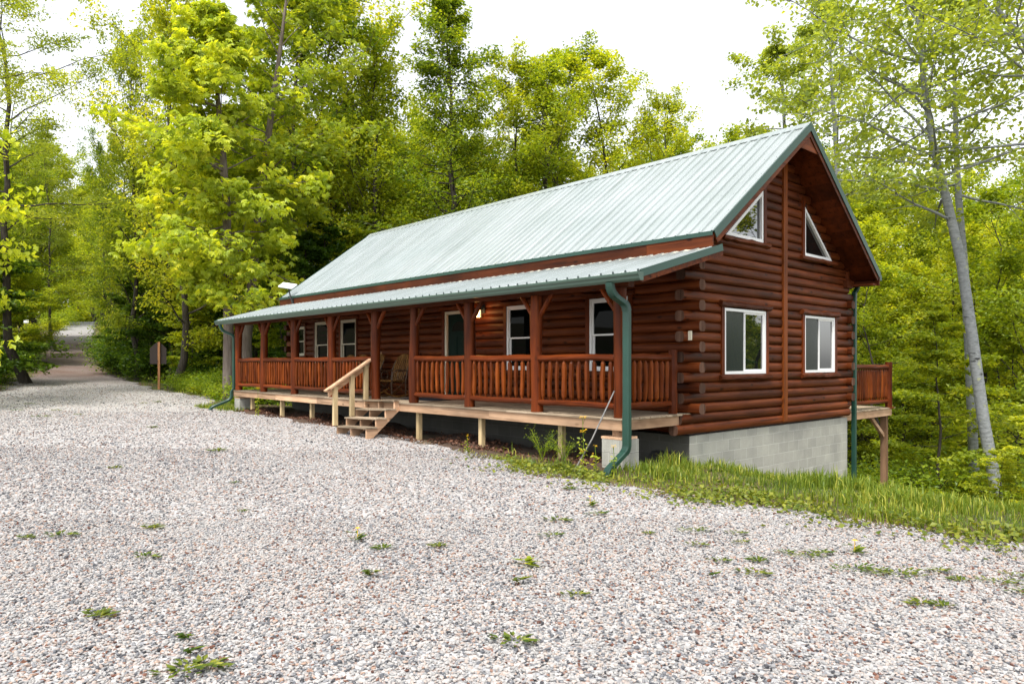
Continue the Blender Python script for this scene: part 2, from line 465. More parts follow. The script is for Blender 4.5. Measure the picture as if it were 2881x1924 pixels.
def gravel_far():
    m, n, l, b = nmat('gravel_bed')
    t = n.new('ShaderNodeTexCoord')
    vo = n.new('ShaderNodeTexVoronoi'); vo.inputs['Scale'].default_value = 34; vo.inputs['Randomness'].default_value = 1
    l.new(t.outputs['Object'], vo.inputs['Vector'])
    sc = n.new('ShaderNodeSeparateColor'); l.new(vo.outputs['Color'], sc.inputs[0])
    r = ramp(n, [(.0, (.15, .15, .16)), (.16, (.31, .31, .325)), (.32, (.43, .425, .42)), (.6, (.48, .465, .46)), (.8, (.45, .39, .36)), (.93, (.17, .08, .055)), (.97, (.48, .46, .45))])
    l.new(sc.outputs[0], r.inputs['Fac'])
    vd = ramp(n, [(.0, (1, 1, 1)), (.45, (.95, .95, .95)), (.62, (.32, .31, .30))]); l.new(vo.outputs['Distance'], vd.inputs['Fac'])
    c = mix(n, l, r.outputs[0], vd.outputs[0], .45, 'MULTIPLY')
    # brown earth and leaf litter where the lane starts to climb, thin gravel patches elsewhere
    sp = n.new('ShaderNodeSeparateXYZ'); l.new(t.outputs['Object'], sp.inputs[0])
    lane = n.new('ShaderNodeMapRange'); lane.inputs[1].default_value = -30; lane.inputs[2].default_value = -37
    l.new(sp.outputs[0], lane.inputs[0])
    lane2 = n.new('ShaderNodeMapRange'); lane2.inputs[1].default_value = -82; lane2.inputs[2].default_value = -58
    l.new(sp.outputs[0], lane2.inputs[0])
    k = noise(n, l, None, .35, 6, .65); l.new(t.outputs['Object'], k.inputs['Vector'])
    kr = ramp(n, [(.38, (0, 0, 0)), (.62, (1, 1, 1))]); l.new(k.outputs['Fac'], kr.inputs['Fac'])
    f1 = math_n(n, l, 'MULTIPLY', math_n(n, l, 'MULTIPLY', lane.outputs[0], lane2.outputs[0]), math_n(n, l, 'ADD', math_n(n, l, 'MULTIPLY', kr.outputs[0], .25), .75))
    c = mix(n, l, c, (.105, .055, .038), math_n(n, l, 'MULTIPLY', f1, .95))
    k2 = noise(n, l, None, .55, 5, .7); l.new(t.outputs['Object'], k2.inputs['Vector'])
    kr2 = ramp(n, [(.60, (0, 0, 0)), (.74, (1, 1, 1))]); l.new(k2.outputs['Fac'], kr2.inputs['Fac'])
    c = mix(n, l, c, (.20, .135, .10), math_n(n, l, 'MULTIPLY', kr2.outputs[0], .25))
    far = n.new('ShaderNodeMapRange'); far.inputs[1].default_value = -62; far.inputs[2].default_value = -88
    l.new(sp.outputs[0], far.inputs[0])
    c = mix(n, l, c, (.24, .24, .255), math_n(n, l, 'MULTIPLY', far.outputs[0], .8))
    l.new(c, b.inputs['Base Color']); b.inputs['Roughness'].default_value = .9
    hgt = math_n(n, l, 'SUBTRACT', 1.0, vo.outputs['Distance'])
    bump(n, l, hgt, .5, .02, b)
    return m
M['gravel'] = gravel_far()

def stones():
    m, n, l, b = nmat('gravel_stones')
    a = attr(n)
    r = ramp(n, [(.0, (.02, .02, .024)), (.05, (.06, .06, .068)), (.12, (.105, .11, .123)), (.26, (.195, .195, .206)),
                 (.42, (.265, .260, .256)), (.66, (.365, .350, .340)), (.80, (.355, .295, .26)), (.90, (.33, .22, .165)), (.95, (.14, .052, .03)), (1.0, (.075, .028, .018))])
    l.new(a.outputs['Fac'], r.inputs['Fac'])
    mp = coords(n, l, (1, 1, 1)); k = noise(n, l, mp, 70, 4)
    r2 = ramp(n, [(.3, (.78, .78, .78)), (.7, (1.08, 1.07, 1.06))]); l.new(k.outputs['Fac'], r2.inputs['Fac'])
    c = mix(n, l, r.outputs[0], r2.outputs[0], 1.0, 'MULTIPLY')
    l.new(c, b.inputs['Base Color']); b.inputs['Roughness'].default_value = .75
    return m
M['stones'] = stones()

def soil():
    m, n, l, b = nmat('forest_floor')
    t = n.new('ShaderNodeTexCoord')
    k = noise(n, l, None, .5, 8, .7); l.new(t.outputs['Object'], k.inputs['Vector'])
    r = ramp(n, [(.3, (.075, .048, .030)), (.45, (.15, .10, .062)), (.56, (.07, .085, .022)), (.7, (.10, .15, .03))])
    l.new(k.outputs['Fac'], r.inputs['Fac'])
    k2 = noise(n, l, None, 30, 5, .7); l.new(t.outputs['Object'], k2.inputs['Vector'])
    r2 = ramp(n, [(.3, (.5, .5, .5)), (.7, (1.25, 1.2, 1.15))]); l.new(k2.outputs['Fac'], r2.inputs['Fac'])
    c = mix(n, l, r.outputs[0], r2.outputs[0], 1.0, 'MULTIPLY')
    l.new(c, b.inputs['Base Color']); b.inputs['Roughness'].default_value = .95
    bump(n, l, k2.outputs['Fac'], .8, .05, b)
    return m
M['soil'] = soil()
M['dirt'] = plain('bare_dirt', (.06, .034, .02), .95, var=.35, scale=14)  # dirt colour darkened to deepen the shade under the porch

# ------------------------------------------------------------------ ground, gravel drive
def grid_mesh(xs, ys, z):
    X, Y = np.meshgrid(xs, ys, indexing='ij')
    Z = z(X, Y)
    v = np.stack([X.ravel(), Y.ravel(), Z.ravel()], 1)
    nx, ny = len(xs), len(ys)
    i, j = np.meshgrid(np.arange(nx - 1), np.arange(ny - 1), indexing='ij')
    a = (i * ny + j).ravel()
    return v, np.stack([a, a + ny, a + ny + 1, a + 1], 1)

xs = np.concatenate([np.linspace(-420, -125, 30)[:-1], np.linspace(-125, -46, 80)[:-1], np.arange(-46, 24, .5), np.linspace(24, 300, 50)])
ys = np.concatenate([np.linspace(-300, -34, 40)[:-1], np.arange(-34, 26, .5), np.linspace(26, 320, 60)])
v, f = grid_mesh(xs, ys, lambda X, Y: h(X, Y) + .03 * np.sin(X * 2.1) * np.cos(Y * 1.7) * (sm(-2.0, 0.5, Y)))
tag(np_obj('ground', v, f, M['soil'], sm=True), kind='structure')

def y_top(x):
    y = np.interp(x, [-140, -96, -75, -60, -48, -39, -34, -28, -22, -19.5, -17.6, -16.5, -15, -10, -6.5, -4.4, -2.6, -1.2, 0, 2, 5, 30],
                  [16, 11.4, 6.9, 3.8, 1.3, .0, -.3, -.4, -.2, -.7, -2.1, -2.25, -1.9, -1.85, -1.95, -2.0, -2.35, -2.75, -2.9, -2.75, -2.6, -2.3])
    return y
def y_bot(x):
    return np.interp(x, [-140, -96, -75, -60, -48, -39, -34, -29, -25, -21, -15, -8, 30], [12, 8.0, 3.7, .8, -1.7, -3.2, -4.8, -6.0, -8, -10.5, -20, -30, -30])
xs = np.concatenate([np.linspace(-108, -46, 95)[:-1], np.arange(-46, 28, .25)])
NT = 61
T = (np.linspace(0, 1, NT)) ** 1.6
Xg = np.repeat(xs[:, None], NT, 1)
wob = .16 * np.sin(xs * 2.7) + .10 * np.sin(xs * 5.9 + 1) + .05 * np.sin(xs * 13 + 2)
Yt = (y_top(xs) + wob)[:, None]; Yb = (y_bot(xs) + wob * 2)[:, None]
Yg = Yt + (Yb - Yt) * T[None, :]
Zg = h(Xg, Yg) + .035
Zg[:, 0] -= .09; Zg[:, -1] -= .09
v = np.stack([Xg.ravel(), Yg.ravel(), Zg.ravel()], 1)
i, j = np.meshgrid(np.arange(len(xs) - 1), np.arange(NT - 1), indexing='ij')
a = (i * NT + j).ravel()
f = np.stack([a, a + 1, a + NT + 1, a + NT], 1)
tag(np_obj('gravel_drive', v, f, M['gravel'], sm=True), kind='structure')

def in_gravel(x, y, m=0.0):
    return (y < y_top(x) - m) & (y > y_bot(x) + m) & (x > -108)

# loose stones lying on the drive, near the camera where each can be told apart
rs = np.random.default_rng(5)
def icos():
    p = (1 + 5 ** .5) / 2
    v = np.array([(-1,p,0),(1,p,0),(-1,-p,0),(1,-p,0),(0,-1,p),(0,1,p),(0,-1,-p),(0,1,-p),(p,0,-1),(p,0,1),(-p,0,-1),(-p,0,1)], float)
    v /= np.linalg.norm(v[0])
    f = np.array([(0,11,5),(0,5,1),(0,1,7),(0,7,10),(0,10,11),(1,5,9),(5,11,4),(11,10,2),(10,7,6),(7,1,8),(3,9,4),(3,4,2),(3,2,6),(3,6,8),(3,8,9),(4,9,5),(2,4,11),(6,2,10),(8,6,7),(9,8,1)])
    return v, f
IV, IF = icos()
def scatter_view(n, d0, d1, x0=-60, x1=2410):
    d = np.sqrt(rs.uniform(d0 * d0, d1 * d1, n))
    dx = rs.uniform(x0, x1, n)
    lat = (dx * 1.227 - 1440.5) / 2011.6 * d
    return CAMP[0] + FWD[0] * d + RGT[0] * lat, CAMP[1] + FWD[1] * d + RGT[1] * lat, d
PX, PY, PS = [], [], []
for n, d0, d1, s0, s1 in ((98000, 2.6, 7.5, .0065, .0135), (70000, 7.5, 13.0, .0085, .0155), (44000, 13, 21, .011, .019), (26000, 21, 34, .014, .022)):
    x, y, d = scatter_view(n, d0, d1)
    s = rs.uniform(0, 1, n) ** 1.5 * (s1 - s0) + s0
    big = rs.uniform(0, 1, n) < .05
    s[big] *= 1.35
    k = in_gravel(x, y, -.12 + .25 * 0) 
    edge = y_top(x) - y
    k &= (edge > .25) | (rs.uniform(0, 1, n) < np.clip((edge + .25) / .5, 0, 1) * .8)
    PX.append(x[k]); PY.append(y[k]); PS.append(s[k])
PX = np.concatenate(PX); PY = np.concatenate(PY); PS = np.concatenate(PS)
n = len(PX)
shape = IV[None] * (1 + rs.uniform(-.22, .22, (n, 12, 1)))
axs = np.stack([rs.uniform(.95, 1.5, n), rs.uniform(.7, 1.05, n), rs.uniform(.42, .75, n)], 1)
shape = shape * axs[:, None, :] * PS[:, None, None]
ang = rs.uniform(0, 2 * PI, n); tx = rs.normal(0, .3, n); ty = rs.normal(0, .3, n)
def rot_all(p, ang, tx, ty):
    c, s_ = np.cos(tx)[:, None], np.sin(tx)[:, None]
    y = p[..., 1] * c - p[..., 2] * s_; z = p[..., 1] * s_ + p[..., 2] * c; x = p[..., 0]
    c, s_ = np.cos(ty)[:, None], np.sin(ty)[:, None]
    x2 = x * c + z * s_; z2 = -x * s_ + z * c
    c, s_ = np.cos(ang)[:, None], np.sin(ang)[:, None]
    return np.stack([x2 * c - y * s_, x2 * s_ + y * c, z2], -1)
shape = rot_all(shape, ang, tx, ty)
shape[..., 0] += PX[:, None]; shape[..., 1] += PY[:, None]
shape[..., 2] += (h(PX, PY) + .035 + PS * rs.uniform(.15, .75, n))[:, None]
v = shape.reshape(-1, 3)
f = (IF[None] + (np.arange(n) * 12)[:, None, None]).reshape(-1, 3)
# reddish stones gather in loose patches
patch = .5 + .5 * np.sin(PX * 1.3 + .8 * np.sin(PY * 1.1)) * np.sin(PY * 1.7 + 2)
rv = rs.beta(2.2, 1.5, n)
lo = rs.uniform(0, 1, n)
track = np.exp(-((PY + 6.6 + .35 * np.sin(PX * .35)) / .55) ** 2) + np.exp(-((PY + 8.5 + .35 * np.sin(PX * .35 + .3)) / .55) ** 2)
p2 = .5 + .5 * np.sin(PX * .43 + 1.9 * np.sin(PY * .37 + 1)) * np.sin(PY * .61 + .7 * np.sin(PX * .5))
dk = .17 + .16 * p2 + .14 * track
rv = np.where(lo < dk, rs.uniform(0, .32, n), np.where(lo > .945 - .10 * patch, rs.uniform(.82, 1, n), .34 + .5 * rv ** 1.15))
tag(np_obj('gravel_stones', v, f, M['stones'], r=np.repeat(rv, 20)), 'loose pale grey and pinkish stones covering the drive', 'gravel', kind='stuff')

# bare dirt and dead leaves under the porch
mb = MB()
xs = np.arange(-15.4, .9, .3); ys_ = np.linspace(-2.45, .1, 12)
def dz(X, Y):
    return h(X, Y) + .02 + .05 * np.sin(X * 1.9 + Y * 2.3) + .04 * np.sin(X * 4.1) * np.cos(Y * 3.1) - .12 * sm(.15, -.6, np.minimum(Y + 2.45, .1 - Y) * -1 + 0) * 0 - .16 * (sm(-2.05, -2.45, Y)) 
v, f = grid_mesh(xs, ys_, dz)
tag(np_obj('dirt_strip', v, f, M['dirt'], sm=True), kind='structure')
n = 5200
lx = rs.uniform(-14.8, -.6, n); ly = -1.95 + np.abs(rs.normal(0, .55, n))
k = ly < -.1; lx, ly = lx[k], ly[k]; n = len(lx)
lz = dz(lx, ly) + rs.uniform(.004, .05, n)
ang = rs.uniform(0, 2 * PI, n); ln = rs.uniform(.03, .085, n)
lp = np.stack([np.zeros(n), np.zeros(n), np.zeros(n)], 1)
kite = np.array([(-.5, 0, 0), (0, .32, .12), (.5, 0, .02), (0, -.32, .10)])
sh = kite[None] * ln[:, None, None]
sh = rot_all(sh, ang, rs.normal(0, .5, n), rs.normal(0, .5, n)) + np.stack([lx, ly, lz], 1)[:, None, :]
tag(np_obj('leaf_litter', sh.reshape(-1, 3), np.arange(4 * n).reshape(-1, 4), M['dead'], r=rs.uniform(0, 1, n)), 'brown dead leaves strewn in the dark under the porch', 'leaf litter', kind='stuff')

n = 900
lx, ly, d_ = scatter_view(n, 3.0, 20.0)
k = in_gravel(lx, ly, .0) & (rs.uniform(0, 1, n) < .25 + .75 * (.5 + .5 * np.sin(lx * .9 + 1.2 * np.sin(ly)) * np.sin(ly * 1.1))); lx, ly = lx[k], ly[k]; n = len(lx)
sh = kite[None] * rs.uniform(.012, .042, n)[:, None, None]
sh = rot_all(sh, rs.uniform(0, 2 * PI, n), rs.normal(0, .35, n), rs.normal(0, .35, n)) + np.stack([lx, ly, h(lx, ly) + .055], 1)[:, None, :]
tag(np_obj('leaf_litter', sh.reshape(-1, 3), np.arange(4 * n).reshape(-1, 4), M['dead'], r=rs.uniform(.1, 1, n)), 'small brown leaf scraps scattered over the gravel', 'leaf litter', kind='stuff')

# ------------------------------------------------------------------ the log cabin
random.seed(11)
WID = 6.18; LEN = 15.03
cabin = thing('log_cabin', 'reddish brown log cabin with pale green metal roof and long railed front porch', 'cabin', (-7.5, 3.0, -1.2), world=True)

mb = MB()
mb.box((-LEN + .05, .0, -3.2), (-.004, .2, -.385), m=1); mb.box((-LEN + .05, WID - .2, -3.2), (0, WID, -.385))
mb.box((-.004, .004, -3.2), (0, .2, -.386))
mb.box((-.2, .2, -3.2), (-.0015, WID - .2, -.383)); mb.box((-LEN + .052, .2, -3.2), (-LEN + .25, WID - .2, -.383))
obj('foundation', mb, [M['block'], M['block_shaded']], cabin)

PITCH = .1713; Z0 = -.35
def course_z(k): return Z0 + PITCH * (k + .5)

def log_run(mb, p, q, r=None, rd=.092, rz=.0885):
    """one log between two points, gently uneven, butt ends as separate faces (material 1)"""
    p = Vector(p); q = Vector(q); L = (q - p).length
    if L < .06: return
    k = max(2, int(L / .55))
    if r is None: r = random.random()
    n = 16; d = (q - p).normalized(); sx = d.cross(Vector((0, 0, 1))).normalized(); up = Vector((0, 0, 1))
    vs = []
    for i in range(k + 1):
        c = p.lerp(q, i / k); e = random.uniform(-.004, .004)
        for j in range(n):
            a = 2 * PI * (j + .5) / n
            ca, sa = math.cos(a), math.sin(a)
            vs.append(c + sx * (math.copysign(abs(ca) ** .66, ca) * (rd + e)) + up * (math.copysign(abs(sa) ** .66, sa) * rz))
    fs = [(i*n+j, i*n+(j+1) % n, (i+1)*n+(j+1) % n, (i+1)*n+j) for i in range(k) for j in range(n)]
    mb.add(vs, fs, r, 0, True)
    mb.add(vs[:n], [tuple(range(n))[::-1]], r, 1); mb.add(vs[-n:], [tuple(range(n))], r, 1)

def cut(a, b, holes):
    segs = [(a, b)]
    for h0, h1 in holes:
        out = []
        for s0, s1 in segs:
            if h1 <= s0 or h0 >= s1: out.append((s0, s1)); continue
            if h0 > s0: out.append((s0, h0))
            if h1 < s1: out.append((h1, s1))
        segs = out
    return segs

GW = [(.98, 2.43, .64, 1.81), (4.00, 5.41, .64, 1.81)]
FWN = [(-14.62, -13.98, 1.06, 1.97), (-13.29, -12.45, .69, 2.06), (-11.70, -10.84, .69, 2.06), (-4.52, -3.62, .69, 2.04), (-2.17, -1.25, .69, 2.04)]
DOOR = (-6.72, -5.76, .02, 2.04)
def over(zc, z0, z1): return z0 - .03 < zc < z1 + .03

# front wall and back wall
for name_y, front in ((.035, True), (WID - .035, False)):
    mb = MB()
    for k in range(0, 17 if front else 16):
        zc = course_z(k)
        holes = [(a, b) for a, b, z0, z1 in (FWN + [DOOR]) if over(zc, z0, z1)] if front else []
        ev = k % 2 == 0 and k >= 2
        a, b = (-LEN - .24, .227 if front else .15) if ev else (-LEN + .02, -.02)
        if k == 0: a, b = -LEN + .02, .02
        rr = random.random()
        for s0, s1 in cut(a, b, holes):
            log_run(mb, (s0, name_y, zc), (s1, name_y, zc), rr)
    obj('log_wall', mb, [M['log_x'], M['log_end']], cabin)

def roof_y_front(z): return (z - 2.91) / .738 - .23
def tri_holes(z0, z1):
    out = []
    zm = (z0 + z1) / 2
    if 3.02 < zm < 4.10: out.append((max(.2, 1.03 + (z0 - 3.10) * 1.332), 2.335))
    if 2.98 < zm < 4.05: out.append((4.0, min(5.35, 5.25 - (z0 - 3.03) * 1.25)))
    return out
for xw, near in ((-.035, True), (-LEN + .035, False)):
    mb = MB()
    for k in range(0, 34):
        zc = course_z(k); zt = zc + PITCH / 2 + .20
        odd = k % 2 == 1
        a, b = (-.234, WID + .20) if odd else (.0, WID - .0)
        if k == 0: a, b = -.41, WID + .04
        if k == 1: a, b = -.30, WID + .04
        if zc > 2.30: a = max(-.2, roof_y_front(zt))
        yb = 3.09 + (5.36 - zt) / .738
        b = min(b, yb) if zc > 2.0 else b
        if b - a < .2: continue
        holes = []
        if near:
            holes = [(y0, y1) for y0, y1, z0, z1 in GW if over(zc, z0, z1)] + tri_holes(zc - PITCH / 2, zc + PITCH / 2)
            holes.append((3.09, 3.10))
        for s0, s1 in cut(a, b, holes):
            rr = random.random()
            log_run(mb, (xw, s0, zc), (xw, s1, zc), rr)
    xb = -.075 if near else -LEN + .06
    mb.prism([(xb, .1, 2.2), (xb, WID - .1, 2.2), (xb, WID - .1, 2.62), (xb, 3.09, 5.13), (xb, .1, 2.92)], (.02 if near else -.02, 0, 0), .3)
    obj('log_wall', mb, [M['log_y'], M['log_end']], cabin)

mb = MB(); mb.beam((.058, 3.165, -.30), (.058, 3.165, 5.05), .15, .05, up=(1, 0, 0)); obj('corner_batten', mb, M['batten'], cabin)
mb = MB(); mb.box((.15, -.262, 1.21), (.21, -.236, 1.36)); obj('outlet_cover', mb, M['almond'], cabin)

# --- windows and door
def fr(u, z, n): return (u, -n, z)
def ga(u, z, n): return (n, u, z)
def pbox(mb, P, u0, u1, z0, z1, n0, n1, r=None): mb.box(P(u0, z0, n0), P(u1, z1, n1), r)

def slab(P, u0, u1, z, half, depth, n0, mat, parent, name):
    mb = MB(); k = max(4, int((u1 - u0) / .16))
    pts = [P(u0 + (u1 - u0) * i / k, z + random.uniform(-.012, .012), n0) for i in range(k + 1)]
    rad = [half * random.uniform(.85, 1.12) for _ in pts]
    mb.tube(pts, rad, 7, False, sq=((depth / half), 1), up=(0, 0, 1), jit=.06)
    return obj(name, mb, mat, parent)

def window(P, u0, u1, z0, z1, style, tm, fm, gm):
    zc = (z0 + z1) / 2; uc = (u0 + u1) / 2; f = .05
    mb = MB()
    pbox(mb, P, u0, u0 + f, z0, z1, -.05, .062, .5); pbox(mb, P, u1 - f, u1, z0, z1, -.05, .062, .5)
    pbox(mb, P, u0 + f, u1 - f, z0, z0 + f, -.05, .062, .5); pbox(mb, P, u0 + f, u1 - f, z1 - f, z1, -.05, .062, .5)
    w = obj('window', mb, fm, cabin)
    s = .032
    def sash(a, b, c, d, n0, n1, g):
        mb = MB()
        pbox(mb, P, a, a + s, c, d, n0, n1, .4); pbox(mb, P, b - s, b, c, d, n0, n1, .4)
        pbox(mb, P, a + s, b - s, c, c + s, n0, n1, .4); pbox(mb, P, a + s, b - s, d - s, d, n0, n1, .4)
        obj('sash', mb, fm, w)
        mb = MB(); pbox(mb, P, a + s, b - s, c + s, d - s, n0 + .004, n0 + .012); obj('pane', mb, g, w)
    if style == 'hung':
        sash(u0 + f, u1 - f, zc - .02, z1 - f, .012, .042, gm)
        sash(u0 + f, u1 - f, z0 + f, zc + .02, -.022, .008, gm)
    else:
        sash(u0 + f, uc + .02, z0 + f, z1 - f, -.022, .008, gm)
        sash(uc - .02, u1 - f, z0 + f, z1 - f, .012, .042, gm)
        mb = MB(); pbox(mb, P, u0 + f + .004, uc - .03, z0 + f + .004, z1 - f - .004, .020, .024); obj('insect_screen', mb, M['screen'], w)
    for a, b in ((u0 - .095, u0 - .002), (u1 + .002, u1 + .095)):
        mb = MB(); pbox(mb, P, a, b, z0 - .01, z1 + .01, -.06, .072); obj('casing', mb, M['post'], w)
    slab(P, u0 - .16, u1 + .16, z1 + .065, .055, .06, .07, tm, w, 'lintel')
    slab(P, u0 - .16, u1 + .16, z0 - .062, .050, .06, .07, tm, w, 'sill')
    return w
for a, b, z0, z1 in FWN: window(fr, a, b, z0, z1, 'hung', M['trim_x'], M['almond'] if a < -10 else M['white'], M['glass'])
for a, b, z0, z1 in GW: window(ga, a, b, z0, z1, 'slide', M['trim_y'], M['white'], M['glass_gable'])

def tri_window(pts, label_trim):
    """three-cornered window: pts counter-clockwise as (y, z)"""
    c = Vector((sum(p[0] for p in pts) / 3, sum(p[1] for p in pts) / 3))
    P2 = [Vector(p) for p in pts]
    def inset(d):
        out = []
        for i in range(3):
            a, b, e = P2[i - 1], P2[i], P2[(i + 1) % 3]
            d1 = (b - a).normalized(); d2 = (e - b).normalized()
            n1 = Vector((-d1.y, d1.x)); n2 = Vector((-d2.y, d2.x))
            if n1.dot(c - b) < 0: n1 = -n1
            if n2.dot(c - b) < 0: n2 = -n2
            m = Matrix(((n1.x, n1.y), (n2.x, n2.y)))
            out.append(b + m.inverted() @ Vector((d, d)))
        return out
    A = P2; B = inset(.055)
    mb = MB()
    for i in range(3):
        j = (i + 1) % 3
        mb.prism([(-.05, A[i].x, A[i].y), (-.05, A[j].x, A[j].y), (-.05, B[j].x, B[j].y), (-.05, B[i].x, B[i].y)], (.112, 0, 0), .5)
    w = obj('window', mb, M['white'], cabin)
    G = inset(.050)
    mb = MB(); mb.prism([(.0, p.x, p.y) for p in G], (.012, 0, 0)); obj('pane', mb, M['glass_gable'], w)
    return w
w = tri_window([(1.03, 3.10), (2.335, 3.10), (2.335, 4.085)], 0)
mb = MB(); pbox(mb, ga, 2.338, 2.44, 3.05, 4.18, -.06, .075); obj('casing', mb, M['post'], w)
slab(ga, .92, 2.52, 3.045, .05, .06, .07, M['trim_y'], w, 'sill')
w = tri_window([(4.0, 3.03), (5.27, 3.03), (4.0, 4.04)], 0)
mb = MB(); pbox(mb, ga, 3.90, 3.997, 2.98, 4.20, -.06, .075); obj('casing', mb, M['post'], w)
slab(ga, 3.82, 5.42, 2.975, .05, .06, .07, M['trim_y'], w, 'sill')

mb = MB(); a, b, z0, z1 = DOOR
pbox(mb, fr, a, a + .07, z0, z1, -.05, .06); pbox(mb, fr, b - .07, b, z0, z1, -.05, .06); pbox(mb, fr, a + .07, b - .07, z1 - .07, z1, -.05, .06)
pbox(mb, fr, a + .07, b - .07, z0, z0 + .03, -.05, .06)
door = obj('door', mb, M['almond'], cabin)
mb = MB(); A, B, C_, D_ = a + .075, b - .075, z0 + .035, z1 - .075
pbox(mb, fr, A, B, C_, D_, -.03, .012)
for u0, u1 in ((A + .10, (A + B) / 2 - .05), ((A + B) / 2 + .05, B - .10)):
    for q0, q1 in ((C_ + .16, C_ + .78), (C_ + .90, C_ + 1.40)):
        pbox(mb, fr, u0, u1, q0, q1, .0, .020); pbox(mb, fr, u0 + .03, u1 - .03, q0 + .03, q1 - .03, .015, .027)
obj('door_leaf', mb, M['green_door'], door)
mb = MB(); n = 12
arc = [fr((A + B) / 2 + .26 * math.cos(t), C_ + 1.52 + .22 * math.sin(t), .013) for t in [PI * i / n for i in range(n + 1)]]
mb.prism(arc, (0, -.006, 0)); obj('fan_light', mb, M['glass'], door)
mb = MB(); mb.tube([fr(B - .07, 1.0, .012), fr(B - .07, 1.0, .06)], .018, 8); mb.tube([fr(B - .07, 1.0, .06), fr(B - .07, 1.0, .10)], [.032, .025], 10); obj('handle', mb, M['black'], door)
for q0, q1 in ((a - .10, a - .003), (b + .003, b + .10)):
    mb = MB(); pbox(mb, fr, q0, q1, .03, z1 + .02, -.06, .075); obj('casing', mb, M['post'], door)
slab(fr, a - .17, b + .17, z1 + .075, .055, .06, .07, M['trim_x'], door, 'lintel')

# --- wall lantern, lit
lx_, lz_ = -5.30, 2.03
mb = MB(); mb.box((lx_ - .06, -.075, lz_ - .09), (lx_ + .06, -.052, lz_ + .09)); mb.tube([(lx_, -.07, lz_ + .05), (lx_, -.14, lz_ + .08), (lx_, -.20, lz_ + .03)], .012, 8)
mb.tube([(lx_, -.20, lz_ + .045), (lx_, -.20, lz_ - .02)], [.02, .095], 4, False)
for sx in (-1, 1):
    for sy in (-1, 1):
        mb.beam((lx_ + sx * .055, -.20 + sy * .055, lz_ - .02), (lx_ + sx * .048, -.20 + sy * .048, lz_ - .20), .01, .01, up=(1, 0, 0))
for q in (-.08, -.14, -.20):
    mb.box((lx_ - .055, -.258, lz_ + q), (lx_ + .055, -.252, lz_ + q + .008)); mb.box((lx_ + .052, -.255, lz_ + q), (lx_ + .058, -.145, lz_ + q + .008))
lan = obj('wall_lantern', mb, M['black'], cabin)
mb = MB(); mb.tube([(lx_, -.20, lz_ - .03), (lx_, -.20, lz_ - .19)], [.040, .036], 10); obj('lantern_glass', mb, M['lamp'], lan)
ld = bpy.data.lights.new('lantern_light', 'POINT'); ld.energy = 7; ld.color = (1, .42, .12); ld.shadow_soft_size = .05
lo = bpy.data.objects.new('lantern_light', ld); lo.location = (lx_ + .02, -.30, lz_ - .13); COL.objects.link(lo)

# --- main roof: metal sheets with raised ribs and screws, boarded underside, edge trims
E_F, RDG, E_B = Vector((0, -.23, 2.91)), Vector((0, 3.09, 5.36)), Vector((0, 6.41, 2.79))
XA, XB = -15.34, .612
def rib_profile(x0, x1, step=.2286, hgt=.033):
    out = []; x = x1 - .03
    pts = []
    while x > x0 + .03:
        pts += [(x + .024, 0), (x + .014, hgt), (x - .014, hgt), (x - .024, 0)]
        for q in (.33, .67): pts += [(x - step * q + .012, 0), (x - step * q + .004, .0035), (x - step * q - .004, .0035), (x - step * q - .012, 0)]
        x -= step
    return [(x1, 0)] + [p for p in pts if p[0] > x0] + [(x0, 0)]
def metal_sheet(mb, e, r, x0, x1, rows):
    e, r = Vector(e), Vector(r); d = (r - e).normalized(); nrm = Vector((0, -d.z, d.y));
    if nrm.z < 0: nrm = -nrm
    prof = rib_profile(x0, x1); n = len(prof); L = (r - e).length
    segs = 8
    vs = []
    for i in range(segs + 1):
        c = e + d * (L * i / segs)
        vs += [Vector((px, c.y, c.z)) + nrm * (hh + .012 + .0025 * math.sin(px * 2.7 + i * 1.9) * (0 < i < segs)) for px, hh in prof]
    fs = [(i*n+j, i*n+j+1, (i+1)*n+j+1, (i+1)*n+j) for i in range(segs) for j in range(n-1)]
    mb.add(vs, fs, .5)
    x = x1 - .03
    while x > x0 + .05:              # dark quads painting the shade inside the open rib ends
        q = [e - d * .002 + nrm * (.012 + o_) + Vector((x + dx_, 0, 0)) for dx_, o_ in ((.023, .001), (.0135, .031), (-.0135, .031), (-.023, .001))]
        mb.add(q, [(0, 1, 2, 3)], .5, 1); x -= .2286
    x = x1 - .03 - .06
    while x > x0 + .1:
        for t in rows:
            c = e + d * (L * t) + nrm * .014; c.x = x
            mb.tube([c, c + nrm * .007], .006, 5, False, m=1)
        x -= .2286
mb = MB(); metal_sheet(mb, E_F, RDG, XA, XB, (.03, .18, .34, .5, .66, .82, .96)); metal_sheet(mb, E_B, RDG, XA, XB, (.05, .5))
roof = obj('roof', mb, [M['roof'], M['screw_rib_shade']], cabin)
mb = MB()
for e in (E_F, E_B):
    d = (RDG - e).normalized(); nrm = Vector((0, -d.z, d.y)); nrm = nrm if nrm.z > 0 else -nrm
    a = RDG - d * .17 + nrm * .034; b = RDG + nrm * .040
    b = Vector((0, RDG.y, RDG.z + .050))
    mb.add([(XA, a.y, a.z), (XB + .01, a.y, a.z), (XB + .01, b.y, b.z), (XA, b.y, b.z)], [(0, 1, 2, 3)], .5)
    a2 = a - nrm * .014
    mb.add([(XA, a.y, a.z), (XB + .01, a.y, a.z), (XB + .01, a2.y, a2.z), (XA, a2.y, a2.z)], [(0, 1, 2, 3)], .5)
obj('ridge_cap', mb, M['roof'], roof)
mb = MB()                                    # boards under the metal
